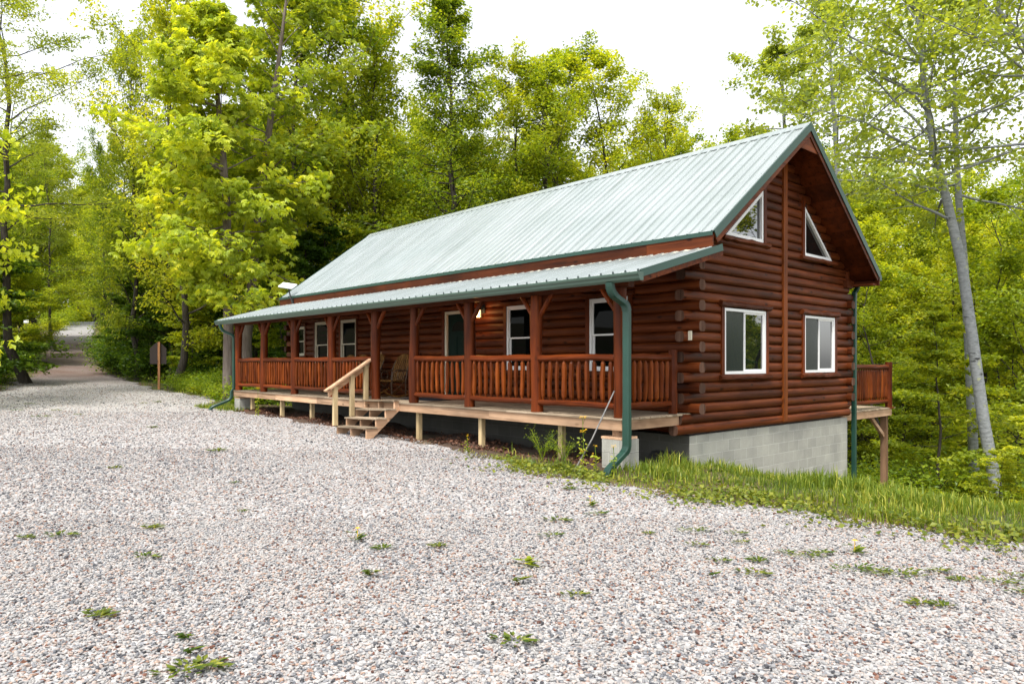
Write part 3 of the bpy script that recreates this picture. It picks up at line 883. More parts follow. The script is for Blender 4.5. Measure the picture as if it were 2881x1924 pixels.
for e in (E_F, E_B):
    d = (RDG - e).normalized(); nrm = Vector((0, -d.z, d.y)); nrm = nrm if nrm.z > 0 else -nrm
    k = 19
    for i in range(k):
        p = e + (RDG - e) * (i / k); q = e + (RDG - e) * ((i + 1) / k) - d * .004
        if e is E_B and i < 1: p = p + d * .01
        o0, o1 = -nrm * .15, -nrm * .03
        vs = [(x, c.y + o.y, c.z + o.z) for x in (XA + .05, XB - .04) for c in (p, q) for o in (o0, o1)]
        mb.add(vs, [(0,1,3,2),(4,6,7,5),(0,4,5,1),(2,3,7,6),(0,2,6,4),(1,5,7,3)], random.random())
obj('soffit', mb, M['soffit'], roof)
def rake(e, r, x, off_top, off_bot, th, mat, name, ext=0.0):
    d = (r - e).normalized(); nrm = Vector((0, -d.z, d.y)); nrm = nrm if nrm.z > 0 else -nrm
    a = e - d * ext
    rt = r.copy()
    def meet(off):      # point of the offset line above the ridge line
        p = a + nrm * off; t = (RDG.y - p.y) / d.y
        return p + d * t
    p = [a + nrm * off_bot, meet(off_bot), meet(off_top), a + nrm * off_top]
    mb = MB(); mb.prism([(x, q.y, q.z) for q in p], (th, 0, 0)); return obj(name, mb, mat, roof)
for e in (E_F, E_B):
    rake(e, RDG, XB + .002, .036, -.095, .014, M['green'], 'rake_trim')
    rake(e, RDG, XB - .038, -.008, -.185, .036, M['trim_y'], 'rake_board')
    rake(e, RDG, XA - .012, .036, -.095, .012, M['green'], 'rake_trim')
    rake(e, RDG, XA + .002, -.008, -.185, .036, M['trim_y'], 'rake_board')
mb = MB(); mb.prism([(XB - .05, 3.09 - .34, 4.86), (XB - .05, 3.09 + .34, 4.86), (XB - .05, 3.09, 5.11)], (.030, 0, 0)); obj('gable_block', mb, M['trim_y'], roof)
mb = MB(); x = XA + .02
while x < XB - .05:
    x2 = min(XB - .002, x + 3.66); mb.box((x, -.270, 2.665), (x2 - .004, -.232, 2.872)); x = x2
obj('fascia', mb, M['fascia'], roof)
mb = MB(); mb.box((XA, -.285, 2.862), (XB, -.272, 2.930)); mb.box((XA, -.272, 2.918), (XB, -.20, 2.930)); obj('drip_edge', mb, M['green'], roof)
mb = MB(); mb.box((XA + .02, WID + .20, 2.545), (XB - .002, WID + .235, 2.77)); mb.box((XA + .02, WID - .04, 2.545), (XB - .04, WID + .199, 2.58)); mb.box((.02, 5.86, 2.50), (.14, WID + .02, 2.66)); mb.box((.045, 5.98, 2.66), (.10, 6.06, 2.86)); obj('eave_return', mb, M['fascia'], roof)
mb = MB(); mb.box((XA, WID + .237, 2.66), (XB, WID + .34, 2.78)); obj('gutter', mb, M['green'], roof)

# --- porch roof
PE, PT = Vector((0, -2.12, 2.125)), Vector((0, -.262, 2.645))
PXA, PXB = -15.88, .612
mb = MB(); metal_sheet(mb, PE, PT, PXA, PXB, (.06, .35, .65, .94))
proof = obj('porch_roof', mb, [M['roof'], M['screw_rib_shade']], cabin)
dP = (PT - PE).normalized(); nP = Vector((0, -dP.z, dP.y))
mb = MB(); PT2 = PE + dP * ((0.0 - PE.y) / dP.y)
k = 10
for i in range(k):
    p = PE + (PT2 - PE) * (i / k); q = PE + (PT2 - PE) * ((i + 1) / k) - dP * .004
    vs = [(x, c.y + o.y, c.z + o.z) for x in (PXA + .03, PXB - .03) for c in (p, q) for o in (-nP * .05, -nP * .006)]
    mb.add(vs, [(0,1,3,2),(4,6,7,5),(0,4,5,1),(2,3,7,6),(0,2,6,4),(1,5,7,3)], random.random())
obj('soffit', mb, M['fascia'], proof)
for x, s in ((PXB - .027, 1), (PXA - .006, -1)):
    mb = MB(); p = [PE - nP * .075, PT2 - nP * .075, PT2 + nP * .034, PE + nP * .034]
    mb.prism([(x + (.029 if s > 0 else -.014), q.y, q.z) for q in p], (.014, 0, 0)); obj('rake_trim', mb, M['green'], proof)
    mb = MB(); p = [PE - nP * .150, PT2 - nP * .150, PT2 - nP * .008, PE - nP * .008]
    mb.prism([(x, q.y, q.z) for q in p], (.027, 0, 0)); obj('rake_board', mb, M['fascia'], proof)
mb = MB()                                     # foam strip where the porch sheets meet the wall
x = XA + .1; pts = []
while x < XB - .1:
    pts.append((x, -.33 + random.uniform(-.012, .012), 2.652 + random.uniform(-.004, .008))); x += .09
mb.tube(pts, [random.uniform(.006, .022) for _ in pts], 5, False, cap=True); obj('closure_strip', mb, M['closure'], proof)

# gutter with a moulded front
GXA, GXB = -15.70, .645
mb = MB()
prof = [(-2.085, 2.122), (-2.085, 2.005), (-2.155, 2.000), (-2.185, 2.030), (-2.190, 2.062), (-2.212, 2.088), (-2.216, 2.118), (-2.206, 2.124), (-2.200, 2.112), (-2.176, 2.070), (-2.150, 2.012), (-2.098, 2.015), (-2.098, 2.122)]
n = len(prof)
vs = [(x, y, z) for x in (GXA, GXB) for y, z in prof]
mb.add(vs, [(i, (i + 1) % n, n + (i + 1) % n, n + i) for i in range(n)], .5)
for x in (GXA, GXB): mb.prism([(x, y, z) for y, z in prof[:8]], (.004 if x == GXA else -.004, 0, 0), .5)
obj('gutter', mb, M['gutter'], proof)

# porch beam, posts, braces
mb = MB(); mb.box((-15.36, -1.745, 1.985), (.10, -1.60, 2.155)); obj('porch_beam', mb, M['fascia'], cabin)
POSTS = [-15.12, -13.24, -11.25, -9.18, -7.15, -5.63, -3.78, -1.94, -.11]
PY0 = -1.67
for i, x in enumerate(POSTS):
    mb = MB(); zs = [0.003 + 1.981 * t / 9 for t in range(10)]
    ph = random.uniform(0, 6)
    mb.tube([(x + .008 * math.sin(ph + z * 2.3), PY0 + .008 * math.cos(ph + z * 1.9), z) for z in zs],
            [.106 + .007 * math.sin(ph * 2 + z * 3.1) + random.uniform(-.003, .003) for z in zs], 14, True)
    post = obj('porch_post', mb, M['post'], cabin)
    for s in (-1, 1):
        if (i == 0 and s < 0) or (i == 8 and s > 0) or (i == 4 and s > 0 and False): continue
        if i == 5 and s < 0: continue
        mb = MB()
        mb.tube([(x + s * .07, PY0, 1.62), (x + s * .22, PY0, 1.81), (x + s * .385, PY0, 2.015)], [.042, .046, .040], 8, False, jit=.07)
        obj('brace', mb, M['post'], post)

def rail_log(mb, p, q, r0):
    p, q = Vector(p), Vector(q); k = 7
    pts, rad = [], []
    for i in range(k + 1):
        t = i / k; c = p.lerp(q, t); c.z += .007 * math.sin(t * 6 + p.x) + random.uniform(-.003, .003)
        pts.append(c); rad.append(r0 * random.uniform(.93, 1.07))
    e = (q - p).normalized() * .03
    mb.tube([pts[0] - e] + pts + [pts[-1] + e], [r0 * .62] + rad + [r0 * .62], 9, False, up=(0, 0, 1), jit=.05)

def baluster(x, y, z0, z1):
    mb = MB(); H = z1 - z0; ph = random.uniform(0, 6); R0 = random.uniform(.036, .046)
    ts = [0, .05, .11, .25, .42, .6, .78, .90, .955, 1]
    rr = [.42, .5, .86, 1, .95, 1.03, 1.0, .9, .5, .4]
    a = random.uniform(.002, .007)
    mb.tube([(x + a * math.sin(ph + t * 6), y + a * math.cos(ph + t * 5), z0 + H * t) for t in ts], [R0 * q * random.uniform(.94, 1.06) for q in rr], 7, False, jit=.05)
    return mb

def railing(p, q, nb, mr, zb=.175, zt=.925, zoff=0):
    p, q = Vector(p), Vector(q); d = (q - p)
    mb = MB(); rail_log(mb, (p.x, p.y, zt + zoff), (q.x, q.y, zt + zoff), .056)
    top = obj('railing', mb, mr, cabin)
    mb = MB(); rail_log(mb, (p.x, p.y, zb + zoff), (q.x, q.y, zb + zoff), .052); obj('bottom_rail', mb, mr, top)
    for i in range(nb):
        t = (i + .5) / nb; c = p.lerp(q, t)
        obj('baluster', baluster(c.x, c.y, zb + zoff + .025, zt + zoff - .025), M['baluster'], top)
for i in range(8):
    if i == 4: continue
    a, b = POSTS[i] + .09, POSTS[i + 1] - .09
    railing((a, PY0 - .02, 0), (b, PY0 - .02, 0), 12 if i < 4 else 10, M['rail_x'])
railing((-.10, PY0 + .10, 0), (-.10, -.42, 0), 8, M['rail_y'])
railing((-15.13, PY0 + .10, 0), (-15.13, -.30, 0), 8, M['rail_y'])
mb = MB(); mb.tube([(-.09, -.345, .004 + .105 * t) for t in range(11)], [.075 * random.uniform(.92, 1.06) for _ in range(11)], 8, False, jit=.04); obj('newel_post', mb, M['post'], cabin)

# --- porch deck
mb = MB(); y = -1.795
while y < -.10:
    x = -15.31
    first = True
    while x < .03:
        L = random.choice((3.6, 4.3, 4.9)) * (random.uniform(.4, 1) if first else 1); first = False
        x2 = min(.03 + random.uniform(-.008, .012), x + L)
        if .03 - x2 < .5: x2 = .03 + random.uniform(-.01, .015)
        mb.box((x, y, -.027), (x2 - .002, y + .135, random.uniform(-.002, .0))); x = x2
        if x2 > 0: break
    y += .140
deck = obj('porch_deck', mb, M['decking'], cabin)
mb = MB(); x = -15.29
for L in (3.05, 2.44, 3.66, 3.05, 3.09):
    mb.box((x, -1.771, -.185), (x + L - .003, -1.733, -.031)); x += L
obj('rim_board', mb, M['pine_x'], deck)
mb = MB(); mb.box((-.038, -1.732, -.183), (-.0005, -.16, -.031)); obj('rim_board', mb, M['pine_y'], deck)
mb = MB(); mb.box((-15.29, -1.732, -.183), (-15.252, -.06, -.031)); obj('rim_board', mb, M['pine_y'], deck)
mb = MB()
x = -14.9
while x < -.2:
    mb.box((x, -1.732, -.18), (x + .038, -.06, -.031)); x += .61
obj('joists', mb, M['pine_y'], deck)
for x in (-14.20, -12.15, -10.36, -8.30, -5.53, -3.48, -1.40):
    mb = MB(); mb.box((x - .046, -1.66, hz(x, -1.6) - .35), (x + .046, -1.568, -.186)); obj('deck_post', mb, M['pine_z'], deck)
def pier(xc, yc, zb, rows, shim):
    mb = MB(); z = zb
    for k in range(rows):
        for s in (0, 1):
            if k % 2 == 0: mb.box((xc - .2 + s * .202, yc - .2, z), (xc - .002 + s * .202, yc + .2, z + .198))
            else: mb.box((xc - .2, yc - .2 + s * .202, z), (xc + .2, yc - .002 + s * .202, z + .198))
        z += .2032
    p = obj('block_pier', mb, M['block'], cabin)
    mb = MB(); mb.box((xc - .22, yc - .2, z), (xc + .18, yc + .19, z + .036)); mb.box((xc - .06, yc - .12, z + .038), (xc + .08, yc + .15, -.188)); obj('shim', mb, M['pine_y'], p)
pier(-.20, -1.56, -.935, 3, 1)
pier(-15.05, -1.55, -.86, 3, 1)

# --- steps with one handrail
SX0, SX1 = -7.33, -6.02
def tilt(x): return (x - SX0) * .036
TR = [(-1.91, 0.012), (-2.13, -.175), (-2.36, -.355), (-2.585, -.535)]
def stringer(x):
    mb = MB(); zt = tilt(x)
    pr = [(-1.772, -.03), (-1.772, -.22)]
    pr += [(-2.46, -.80), (-2.57, -.80)]
    up = []
    for i in range(3, -1, -1):
        yf, z = TR[i]
        up += [(yf + .02, z - .034), ((TR[i - 1][0] + .02) if i else -1.772, z - .034)]
    poly = pr + up
    mb.prism([(x, y, z + zt) for y, z in poly], (.038, 0, 0)); return mb
steps = obj('porch_steps', stringer(SX1 - .06), M['pine_y'], cabin)
for x in (SX0 + .03, (SX0 + SX1) / 2 - .03): obj('stringer', stringer(x), M['pine_y'], steps)
for i, (yf, z) in enumerate(TR):
    mb = MB(); dpt = .26 if i else .15
    for a in (0, dpt / 2 + .003):
        y0 = yf + a; y1 = y0 + dpt / 2 - .003; r = random.random()
        vs = [(x, y, zz + tilt(x)) for x in (SX0, SX1 + .02 * random.uniform(-1, 1)) for y in (y0, y1) for zz in (z - .033, z)]
        mb.add(vs, [(0,1,3,2),(4,6,7,5),(0,4,5,1),(2,3,7,6),(0,2,6,4),(1,5,7,3)], r)
    obj('tread', mb, M['decking'], steps)
hx = SX0 + .02
for y, zb_, zt_ in ((-2.62, -.52, .32), (-2.21, -.335, .575), (-1.86, .005, .79)):
    mb = MB(); mb.box((hx, y - .045, zb_), (hx + .088, y + .045, zt_)); obj('handrail_post', mb, M['pine_z'], steps)
sl = (1.072 - .225) / (2.853 - 1.488)
def hr(y): return .225 + (y + 2.853) * sl
mb = MB(); mb.beam((hx + .044, -2.853, .225), (hx + .044, -1.488, 1.072), .145, .038, up=(0, 0, 1)); hrail = obj('handrail', mb, M['pine_y'], steps)
mb = MB(); mb.prism([(hx - .040, y, z) for y, z in ((-2.75, hr(-2.75) - .03), (-2.75, hr(-2.75) - .19), (-2.70, hr(-2.70) - .19), (-1.53, hr(-1.53) - .17), (-1.53, hr(-1.53) - .03))], (.038, 0, 0)); obj('rail_board', mb, M['pine_y'], steps)

# --- downspouts
def spout(pts, w, t, up, name='downspout', mat='green', parent=None, ridged=()):
    mb = MB()
    P = [Vector(p) for p in pts]
    ring = []
    n = len(P)
    for i, p in enumerate(P):
        d = ((P[i] - P[i-1]).normalized() if i else Vector()) + ((P[i+1] - P[i]).normalized() if i < n - 1 else Vector())
        d.normalize(); sx = Vector(up); u = sx.cross(d).normalized()
        b = .012
        ring += [p + sx * x + u * y for x, y in ((-w/2 + b, -t/2), (w/2 - b, -t/2), (w/2, -t/2 + b), (w/2, t/2 - b), (w/2 - b, t/2), (-w/2 + b, t/2), (-w/2, t/2 - b), (-w/2, -t/2 + b))]
    fs = [(i*8+j, i*8+(j+1) % 8, (i+1)*8+(j+1) % 8, (i+1)*8+j) for i in range(n-1) for j in range(8)]
    mb.add(ring, fs, .5)
    return mb
def curve(a, b, c, n=6):
    a, b, c = Vector(a), Vector(b), Vector(c)
    return [((1-t)**2) * a + 2*(1-t)*t * b + t*t * c for t in [i / n for i in range(n + 1)]]
# right front: drops from the gutter, swings in to the post, runs down and kicks out over the grass
DX = .085
top = curve((DX, -2.15, 2.01), (DX, -2.15, 1.86), (DX + .02, -2.02, 1.80)) + curve((DX + .05, -1.90, 1.73), (DX + .07, -1.845, 1.69), (DX + .07, -1.845, 1.57))
mb = spout(top + [Vector((DX + .07, -1.845, .06))], .115, .085, (1, 0, 0)); mbb = spout([Vector((DX + .07, -1.845, .10)), Vector((DX + .07, -1.845, -.40))], .121, .091, (1, 0, 0))
mb.add(mbb.v, mbb.f, .5)
e = curve((DX + .07, -1.845, -.38), (DX + .07, -1.845, -.46), (DX + .06, -1.94, -.52)) + curve((DX + .03, -2.16, -.68), (DX + .02, -2.24, -.74), (DX + .02, -2.25, -.84))
mbb = spout(e, .113, .083, (1, 0, 0)); mb.add(mbb.v, mbb.f, .5)
for i in range(9):                         # crimped elbow rings
    for arr in (top[1:6], top[8:13], e[1:6], e[9:13]):
        pass
ds = obj('downspout', mb, M['green'], cabin)
mb = MB()
def crimps(arr, w, t):
    for i in range(len(arr) - 1):
        for q in (.25, .75):
            p = arr[i].lerp(arr[i + 1], q); d = (arr[i + 1] - arr[i]).normalized()
            m2 = spout([p - d * .005, p, p + d * .005], w + .012, t + .012, (1, 0, 0)); mb.add(m2.v, m2.f, .5)
crimps(top[0:6], .113, .083); crimps(top[7:13], .113, .083); crimps(e[0:6], .111, .081); crimps(e[8:13], .111, .081)
obj('elbow', mb, M['green'], ds)
# left front
DX = -15.25
top = curve((DX - .10, -2.15, 2.01), (DX - .10, -2.15, 1.88), (DX - .08, -2.04, 1.80)) + curve((DX - .02, -1.87, 1.72), (DX, -1.77, 1.68), (DX, -1.77, 1.57))
e = curve((DX - .06, -1.82, -.18), (DX - .06, -1.84, -.28), (DX - .08, -1.95, -.33)) + curve((DX - .12, -2.30, -.47), (DX - .14, -2.42, -.51), (DX - .14, -2.44, -.62))
obj('downspout', spout(top + [Vector((DX, -1.77, .05)), Vector((DX - .06, -1.82, -.05))] + e, .10, .08, (1, 0, 0)), M['green'], cabin)
# back right
obj('downspout', spout(curve((.12, WID + .29, 2.66), (.12, WID + .29, 2.52), (.06, WID + .24, 2.42)) + [Vector((.05, WID + .245, 2.2)), Vector((.05, WID + .245, -2.2))], .10, .08, (1, 0, 0)), M['green'], cabin)

# --- back deck, high above the slope
mb = MB(); y = WID + .10
while y < 9.38:
    mb.box((-4.2, y, -.325), (-.16 + random.uniform(-.01, .01), y + .135, -.298)); y += .14
bd = obj('back_deck', mb, M['decking'], cabin)
mb = MB(); mb.box((-.225, WID + .08, -.50), (-.187, 9.30, -.327)); mb.box((-4.2, 9.262, -.50), (-.227, 9.30, -.327)); obj('rim_board', mb, M['pine_y'], bd)
mb = MB(); mb.box((-.40, 9.12, hz(-.3, 9.2) - .3), (-.26, 9.26, -.33)); obj('deck_post', mb, wood('weathered_post', (.14, .08, .045), (.24, .14, .08), (.32, .20, .12), 2, rough=.8), bd)
mb = MB(); mb.beam((-.33, 8.35, -.52), (-.33, 9.12, -1.02), .07, .09); obj('brace', mb, M['pine_y'], bd)
mb = MB(); mb.box((-.34, 9.10, -.318), (-.14, 9.36, -.29)); obj('post_base', mb, M['trim_y'], bd)
mb = MB(); mb.tube([(-.24, 9.24, -.288 + t * .115) for t in range(11)], [.085 * random.uniform(.95, 1.05) for _ in range(11)], 9, False); obj('newel_post', mb, M['post'], bd)
def railing_b(p, q, nb, mr):
    p, q = Vector(p), Vector(q)
    mb = MB(); rail_log(mb, (p.x, p.y, .74), (q.x, q.y, .74), .058); top = obj('railing', mb, mr, bd)
    rail_log_mb = MB(); rail_log(rail_log_mb, (p.x, p.y, -.13), (q.x, q.y, -.13), .05)
    t2 = MB(); t2.v, t2.f, t2.r, t2.m, t2.s = rail_log_mb.v, rail_log_mb.f, rail_log_mb.r, rail_log_mb.m, rail_log_mb.s
    o = obj('bottom_rail', t2, mr, top)
    for i in range(nb):
        c = p.lerp(q, (i + .5) / nb); obj('baluster', baluster(c.x, c.y, -.10, .71), M['baluster'], top)
railing_b((-.25, WID + .25, 0), (-.25, 9.15, 0), 20, M['rail_y'])

# ------------------------------------------------------------------ things on and round the porch
def rocking_chair():
    root = thing('rocking_chair', 'x', 'rocking chair')
    for s in (-1, 1):
        mb = MB(); mb.tube([(s * .25, -.50 + t * .1, .02 + .055 * ((t - 4.6) / 4.6) ** 2 * 2.2) for t in range(11)], .018, 7, True, sq=(.8, 1.2)); obj('rocker', mb, M['cane'], root)
        mb = MB(); mb.tube([(s * .25, -.28, .06), (s * .26, -.29, .25), (s * .27, -.29, .44), (s * .28, -.27, .60), (s * .29, -.18, .655), (s * .29, .02, .655), (s * .27, .18, .645)], .016, 7, True); obj('arm', mb, M['bent'], root)
        mb = MB(); mb.tube([(s * .285, -.02 + .11 * math.cos(t * .52), .53 + .115 * math.sin(t * .52)) for t in range(13)], .010, 6, True, cap=False); obj('arm_hoop', mb, M['bent'], root)
        mb = MB(); mb.tube([(s * .25, .18, .05), (s * .26, .17, .40), (s * .27, .22, .66), (s * .26, .34, .90)], .016, 7, True); obj('leg', mb, M['bent'], root)
        mb = MB(); mb.tube([(s * .25, -.29, .10), (s * .255, .18, .40)], .011, 6); mb.tube([(s * .25, .18, .12), (s * .255, -.29, .38)], .011, 6); obj('cross_brace', mb, M['bent'], root)
    mb = MB()
    for i in range(7):
        u = (i - 3) / 3
        mb.tube([(u * .19, .12, .36), (u * .20, .17, .52), (u * .22, .26, .75), (u * .20, .36, .96), (u * .15, .40, 1.06 - .05 * u * u)], .026, 6, True, sq=(1, .3), up=(0, 1, 0))
    mb.tube([(-.25, .275, .72), (.25, .275, .72)], .012, 6); mb.tube([(-.24, .36, .93), (.24, .36, .93)], .010, 6)
    obj('backrest', mb, M['cane'], root)
    mb = MB()
    for i in range(9):
        y = -.31 + i * .055
        mb.tube([(-.26, y, .415 - .02 * i / 9), (0, y, .40 - .03 * i / 9), (.26, y, .415 - .02 * i / 9)], .024, 6, True, sq=(1, .35))
    mb.tube([(-.27, -.30, .40), (.27, -.30, .40)], .022, 7)
    obj('seat', mb, M['cane'], root)
    return root
rc = rocking_chair()
for i, (x, y, rz, lb) in enumerate(((-8.10, -.60, .18, 'bent-cane rocking chair standing in full view beside the steps opening'),
                                    (-9.28, -.62, -.05, 'cane rocking chair half hidden behind the post left of the steps'),
                                    (-9.98, -.72, .02, 'rocking chair behind the railing, the nearer one under the window edge'),
                                    (-10.62, -.72, .05, 'rocking chair behind the railing, the farther one before the window'))):
    o = rc if i == 0 else copy_tree(rc)
    o.location = (x, y, .003); o.rotation_euler = (0, 0, rz); o['label'] = lb; o['group'] = 'rocking chairs along the porch'

mb = MB(); mb.box((-7.25, -.98, .004), (-5.95, -.30, .016))
tag(obj('door_mat', mb, M['mat']), 'dark blue-black door mat lying on the porch deck by the door', 'door mat')

t = thing('satellite_antenna', 'flat white rectangular internet antenna on a pole at the roof corner', 'antenna', (-14.35, -.29, 2.70), world=True)
mb = MB(); mb.tube([(-14.32, -.30, 2.70), (-14.40, -.34, 2.95), (-14.46, -.36, 3.20)], .022, 8); mb.box((-14.37, -.31, 2.69), (-14.27, -.272, 2.83)); obj('pole', mb, M['black'], t)
c = Vector((-14.50, -.37, 3.24)); u = Vector((.80, .55, -.16)).normalized(); w_ = Vector((-.35, .62, .40)); w_ = (w_ - u * w_.dot(u)).normalized(); nn = u.cross(w_)
mb = MB(); a, b = .245, .155; mb.prism([c - u*a - w_*b, c + u*a - w_*b, c + u*a + w_*b, c - u*a + w_*b], nn * .035); obj('panel', mb, M['dish'], t)

mb = MB(); mb.tube([(-.52, -2.30, -.84), (-.30, -2.10, -.30), (-.14, -1.93, .20), (-.07, -1.86, .42)], [.0115, .0125, .012, .010], 8, True, jit=.06)
tag(obj('walking_stick', mb, M['stick']), 'thin grey weathered stick leaning on the porch corner post', 'stick')

t = thing('bait_box', 'black plastic box on the dirt against the block foundation', 'box', (-.35, -.12, -.80), world=True)
mb = MB(); x0, y0, z0 = -.62, -.30, -.845
mb.prism([(x0, y0, z0), (x0 + .36, y0, z0), (x0 + .36, y0 + .22, z0), (x0, y0 + .22, z0)], (0, 0, .10)); obj('base', mb, M['black'], t)
mb = MB(); bx = [(x0 + .0, y0, z0 + .104), (x0 + .36, y0, z0 + .104), (x0 + .36, y0 + .22, z0 + .104), (x0, y0 + .22, z0 + .104), (x0 + .05, y0 + .04, z0 + .19), (x0 + .31, y0 + .04, z0 + .19), (x0 + .31, y0 + .18, z0 + .19), (x0 + .05, y0 + .18, z0 + .19)]
mb.add(bx, [(3,2,1,0), (4,5,6,7), (0,1,5,4), (1,2,6,5), (2,3,7,6), (3,0,4,7)]); obj('lid', mb, M['black'], t)

# brown board sign seen from behind
sx_, sy_ = at(362, 33.0); sz_ = hz(sx_, sy_)
t = thing('wooden_sign', 'dark brown sign board seen from behind on a wooden post', 'sign', (sx_, sy_, sz_))
t.rotation_euler = (0, 0, YAW + .25)
mb = MB()
pl = [(a, b + .72 - .0) for a, b in [(-.35, .45), (.35, .45), (.35, 1.18), (.24, 1.28), (.20, 1.33), (.05, 1.45), (-.05, 1.45), (-.20, 1.33), (-.24, 1.28), (-.35, 1.18)]]
mb.prism([(a, .05, b) for a, b in pl], (0, .03, 0)); obj('board', mb, M['signboard'], t)
mb = MB(); mb.box((.0, -.045, -.3), (.095, .045, 2.19)); obj('post', mb, M['signpost'], t)

# ------------------------------------------------------------------ trees
def unit(a): return a / np.maximum(np.linalg.norm(a, axis=-1, keepdims=True), 1e-9)

def leaf_quads(c, size, g, droop=.35, kind='kite', spread=1.0, outward=None):
    """pointed leaves (folded quads) at centres c; returns verts, faces"""
    n = len(c)
    a = g.uniform(0, 2 * PI, n)
    d = np.stack([np.cos(a), np.sin(a), -droop + g.normal(0, .45, n)], 1)
    if outward is not None: d[:, :2] += outward[:, :2] * .6
    d = unit(d)
    nr = unit(np.stack([g.normal(0, .5, n), g.normal(0, .5, n), np.ones(n)], 1))
    s = unit(np.cross(d, nr)); nr = np.cross(s, d)
    L = (size * g.uniform(.7, 1.25, n))[:, None]
    if kind == 'compound':
        V = []
        for th, k in ((-1.25, .75), (-.62, .92), (0, 1.0), (.62, .92), (1.25, .75)):
            dd = d * math.cos(th) + s * math.sin(th); dd = unit(dd + np.array([0, 0, -.25])); ss = np.cross(nr, dd)
            l_ = L * k
            V.append(np.stack([c, c + dd * l_ * .55 + ss * l_ * .20 + nr * l_ * .05, c + dd * l_ - nr * l_ * .12, c + dd * l_ * .55 - ss * l_ * .20 + nr * l_ * .05], 1))
        V = np.stack(V, 1).reshape(-1, 3)
    else:
        wd = .30 if kind == 'kite' else .42
        V = np.stack([c - d * L * .5, c + s * L * wd + nr * L * .08, c + d * L * .5 - nr * L * .1, c - s * L * wd + nr * L * .08], 1).reshape(-1, 3)
    return V, np.arange(len(V)).reshape(-1, 4)

def make_tree(seed, H, r0, cb, R, nl, leaf, per, el=(.15, .9), path=None, kind='kite', spray=.45, sub=5, flat=.8, droop=.35, limb_r=.25, gap=0.0, low=None, wob=.028, bark_m='bark', leaf_m='leaf_mid', name='tree', tips=3, top=.97, s0=.28):
    """a tree at the origin: Empty > trunk (with limbs), crown (leaves)"""
    g = np.random.default_rng(seed); rr = random.Random(seed)
    mb = MB()
    if path is None:
        k = 12; pts = []
        ox = oy = 0
        for i in range(k + 1):
            pts.append(Vector((ox, oy, H * top * i / k))); ox += g.normal(0, wob * H / 3); oy += g.normal(0, wob * H / 3)
    else: pts = [Vector(p) for p in path]; k = len(pts) - 1
    def tp(t):
        f_ = t * k; i = min(k - 1, int(f_)); return pts[i].lerp(pts[i + 1], f_ - i)
    rad = [max(.012, r0 * (1 - .93 * (i / k) ** (1.7 if path is not None else .85))) for i in range(k + 1)]
    rad[0] *= 1.25
    mb.tube([pts[0] - Vector((0, 0, .5))] + pts, [rad[0] * 1.15] + rad, 10, True, r=.5)
    cl = []; co = []                      # spray centres, outward directions
    def limb(p, az, elv, L, rl, depth, grav):
        n = 5; q = Vector(p); out = [q.copy()]; d = Vector((math.cos(az) * math.cos(elv), math.sin(az) * math.cos(elv), math.sin(elv)))
        for i in range(n):
            d = (d + Vector((g.normal(0, .13), g.normal(0, .13), g.normal(0, .10) + grav))).normalized()
            q = q + d * (L / n); out.append(q.copy())
        mb.tube(out, [max(.006, rl * (1 - .85 * i / n)) for i in range(n + 1)], 5 if depth else 6, True, r=.5, cap=False)
        return out, d
    lims = []
    ga_ = g.uniform(0, 6.28)
    for i in range(nl):
        t = cb + (0.985 - cb) * ((i + .5) / nl) ** .9
        ga_ += 2.399 + g.normal(0, .35)
        f_ = (t - cb) / (1 - cb)
        L = R(f_) * g.uniform(.5, 1.25)
        if g.uniform() < gap: continue
        elv = el[0] + (el[1] - el[0]) * f_ + g.normal(0, .24)
        lims.append((tp(t), ga_, elv, L, r0 * limb_r * (1 - f_ * .75)))
    if low:
        for (t, az, elv, L) in low: lims.append((tp(t), az, elv, L, r0 * .3))
    for p, az, elv, L, rl in lims:
        out, d = limb(p, az, elv, L, rl, 0, -.02 if elv > .3 else .03)
        for j in range(sub):
            t = s0 + (1 - s0) * (j + g.uniform(0, .8)) / sub
            f_ = t * 5; i0 = min(4, int(f_)); q = out[i0].lerp(out[i0 + 1], f_ - i0)
            a2 = az + g.choice([-1, 1]) * g.uniform(.35, 1.25)
            o2, d2 = limb(q, a2, elv * .6 + g.normal(0, .25), L * g.uniform(.25, .48) * (1.15 - .5 * t), rl * .35, 1, -.02)
            for m_ in range(1, tips + 1):
                pp = o2[min(5, 1 + int(m_ * 4 / tips))]
                cl.append(pp); co.append(Vector((pp.x - p.x, pp.y - p.y, 0)))
        for i0 in (3, 4, 5): cl.append(out[i0]); co.append(out[i0] - p)
    cl.append(pts[-1]); co.append(Vector((0, 0, 1)))
    C = np.array([tuple(p) for p in cl]); O = unit(np.array([tuple(p) for p in co]) + 1e-6)
    ns = len(C)
    cnt = np.maximum(2, (per * g.uniform(.45, 1.5, ns))).astype(int)
    idx = np.repeat(np.arange(ns), cnt); N = len(idx)
    sr = spray * g.uniform(.65, 1.3, ns) * (1 - .38 * np.clip((C[:, 2] / C[:, 2].max() - .6) / .4, 0, 1))
    off = g.normal(0, 1, (N, 3)); off = off / np.maximum(1, np.linalg.norm(off, axis=1, keepdims=True) / 1.6)
    P = C[idx] + off * sr[idx][:, None] * np.array([.62, .62, flat * .62])
    V, F = leaf_quads(P, np.full(N, leaf), g, droop, kind, outward=O[idx])
    base = g.normal(.46, .16, ns)
    r = np.clip(base[idx] + g.normal(0, .13, N), 0, 1)
    if kind == 'compound': r = np.repeat(r, 5)
    root = bpy.data.objects.new(name, None); COL.objects.link(root)
    obj('trunk', mb, M[bark_m], root)
    np_obj('crown', V, F, M[leaf_m], root, r=r)
    root['h'] = float(np.percentile(V[:, 2], 99.7)) if path is None else H
    return root

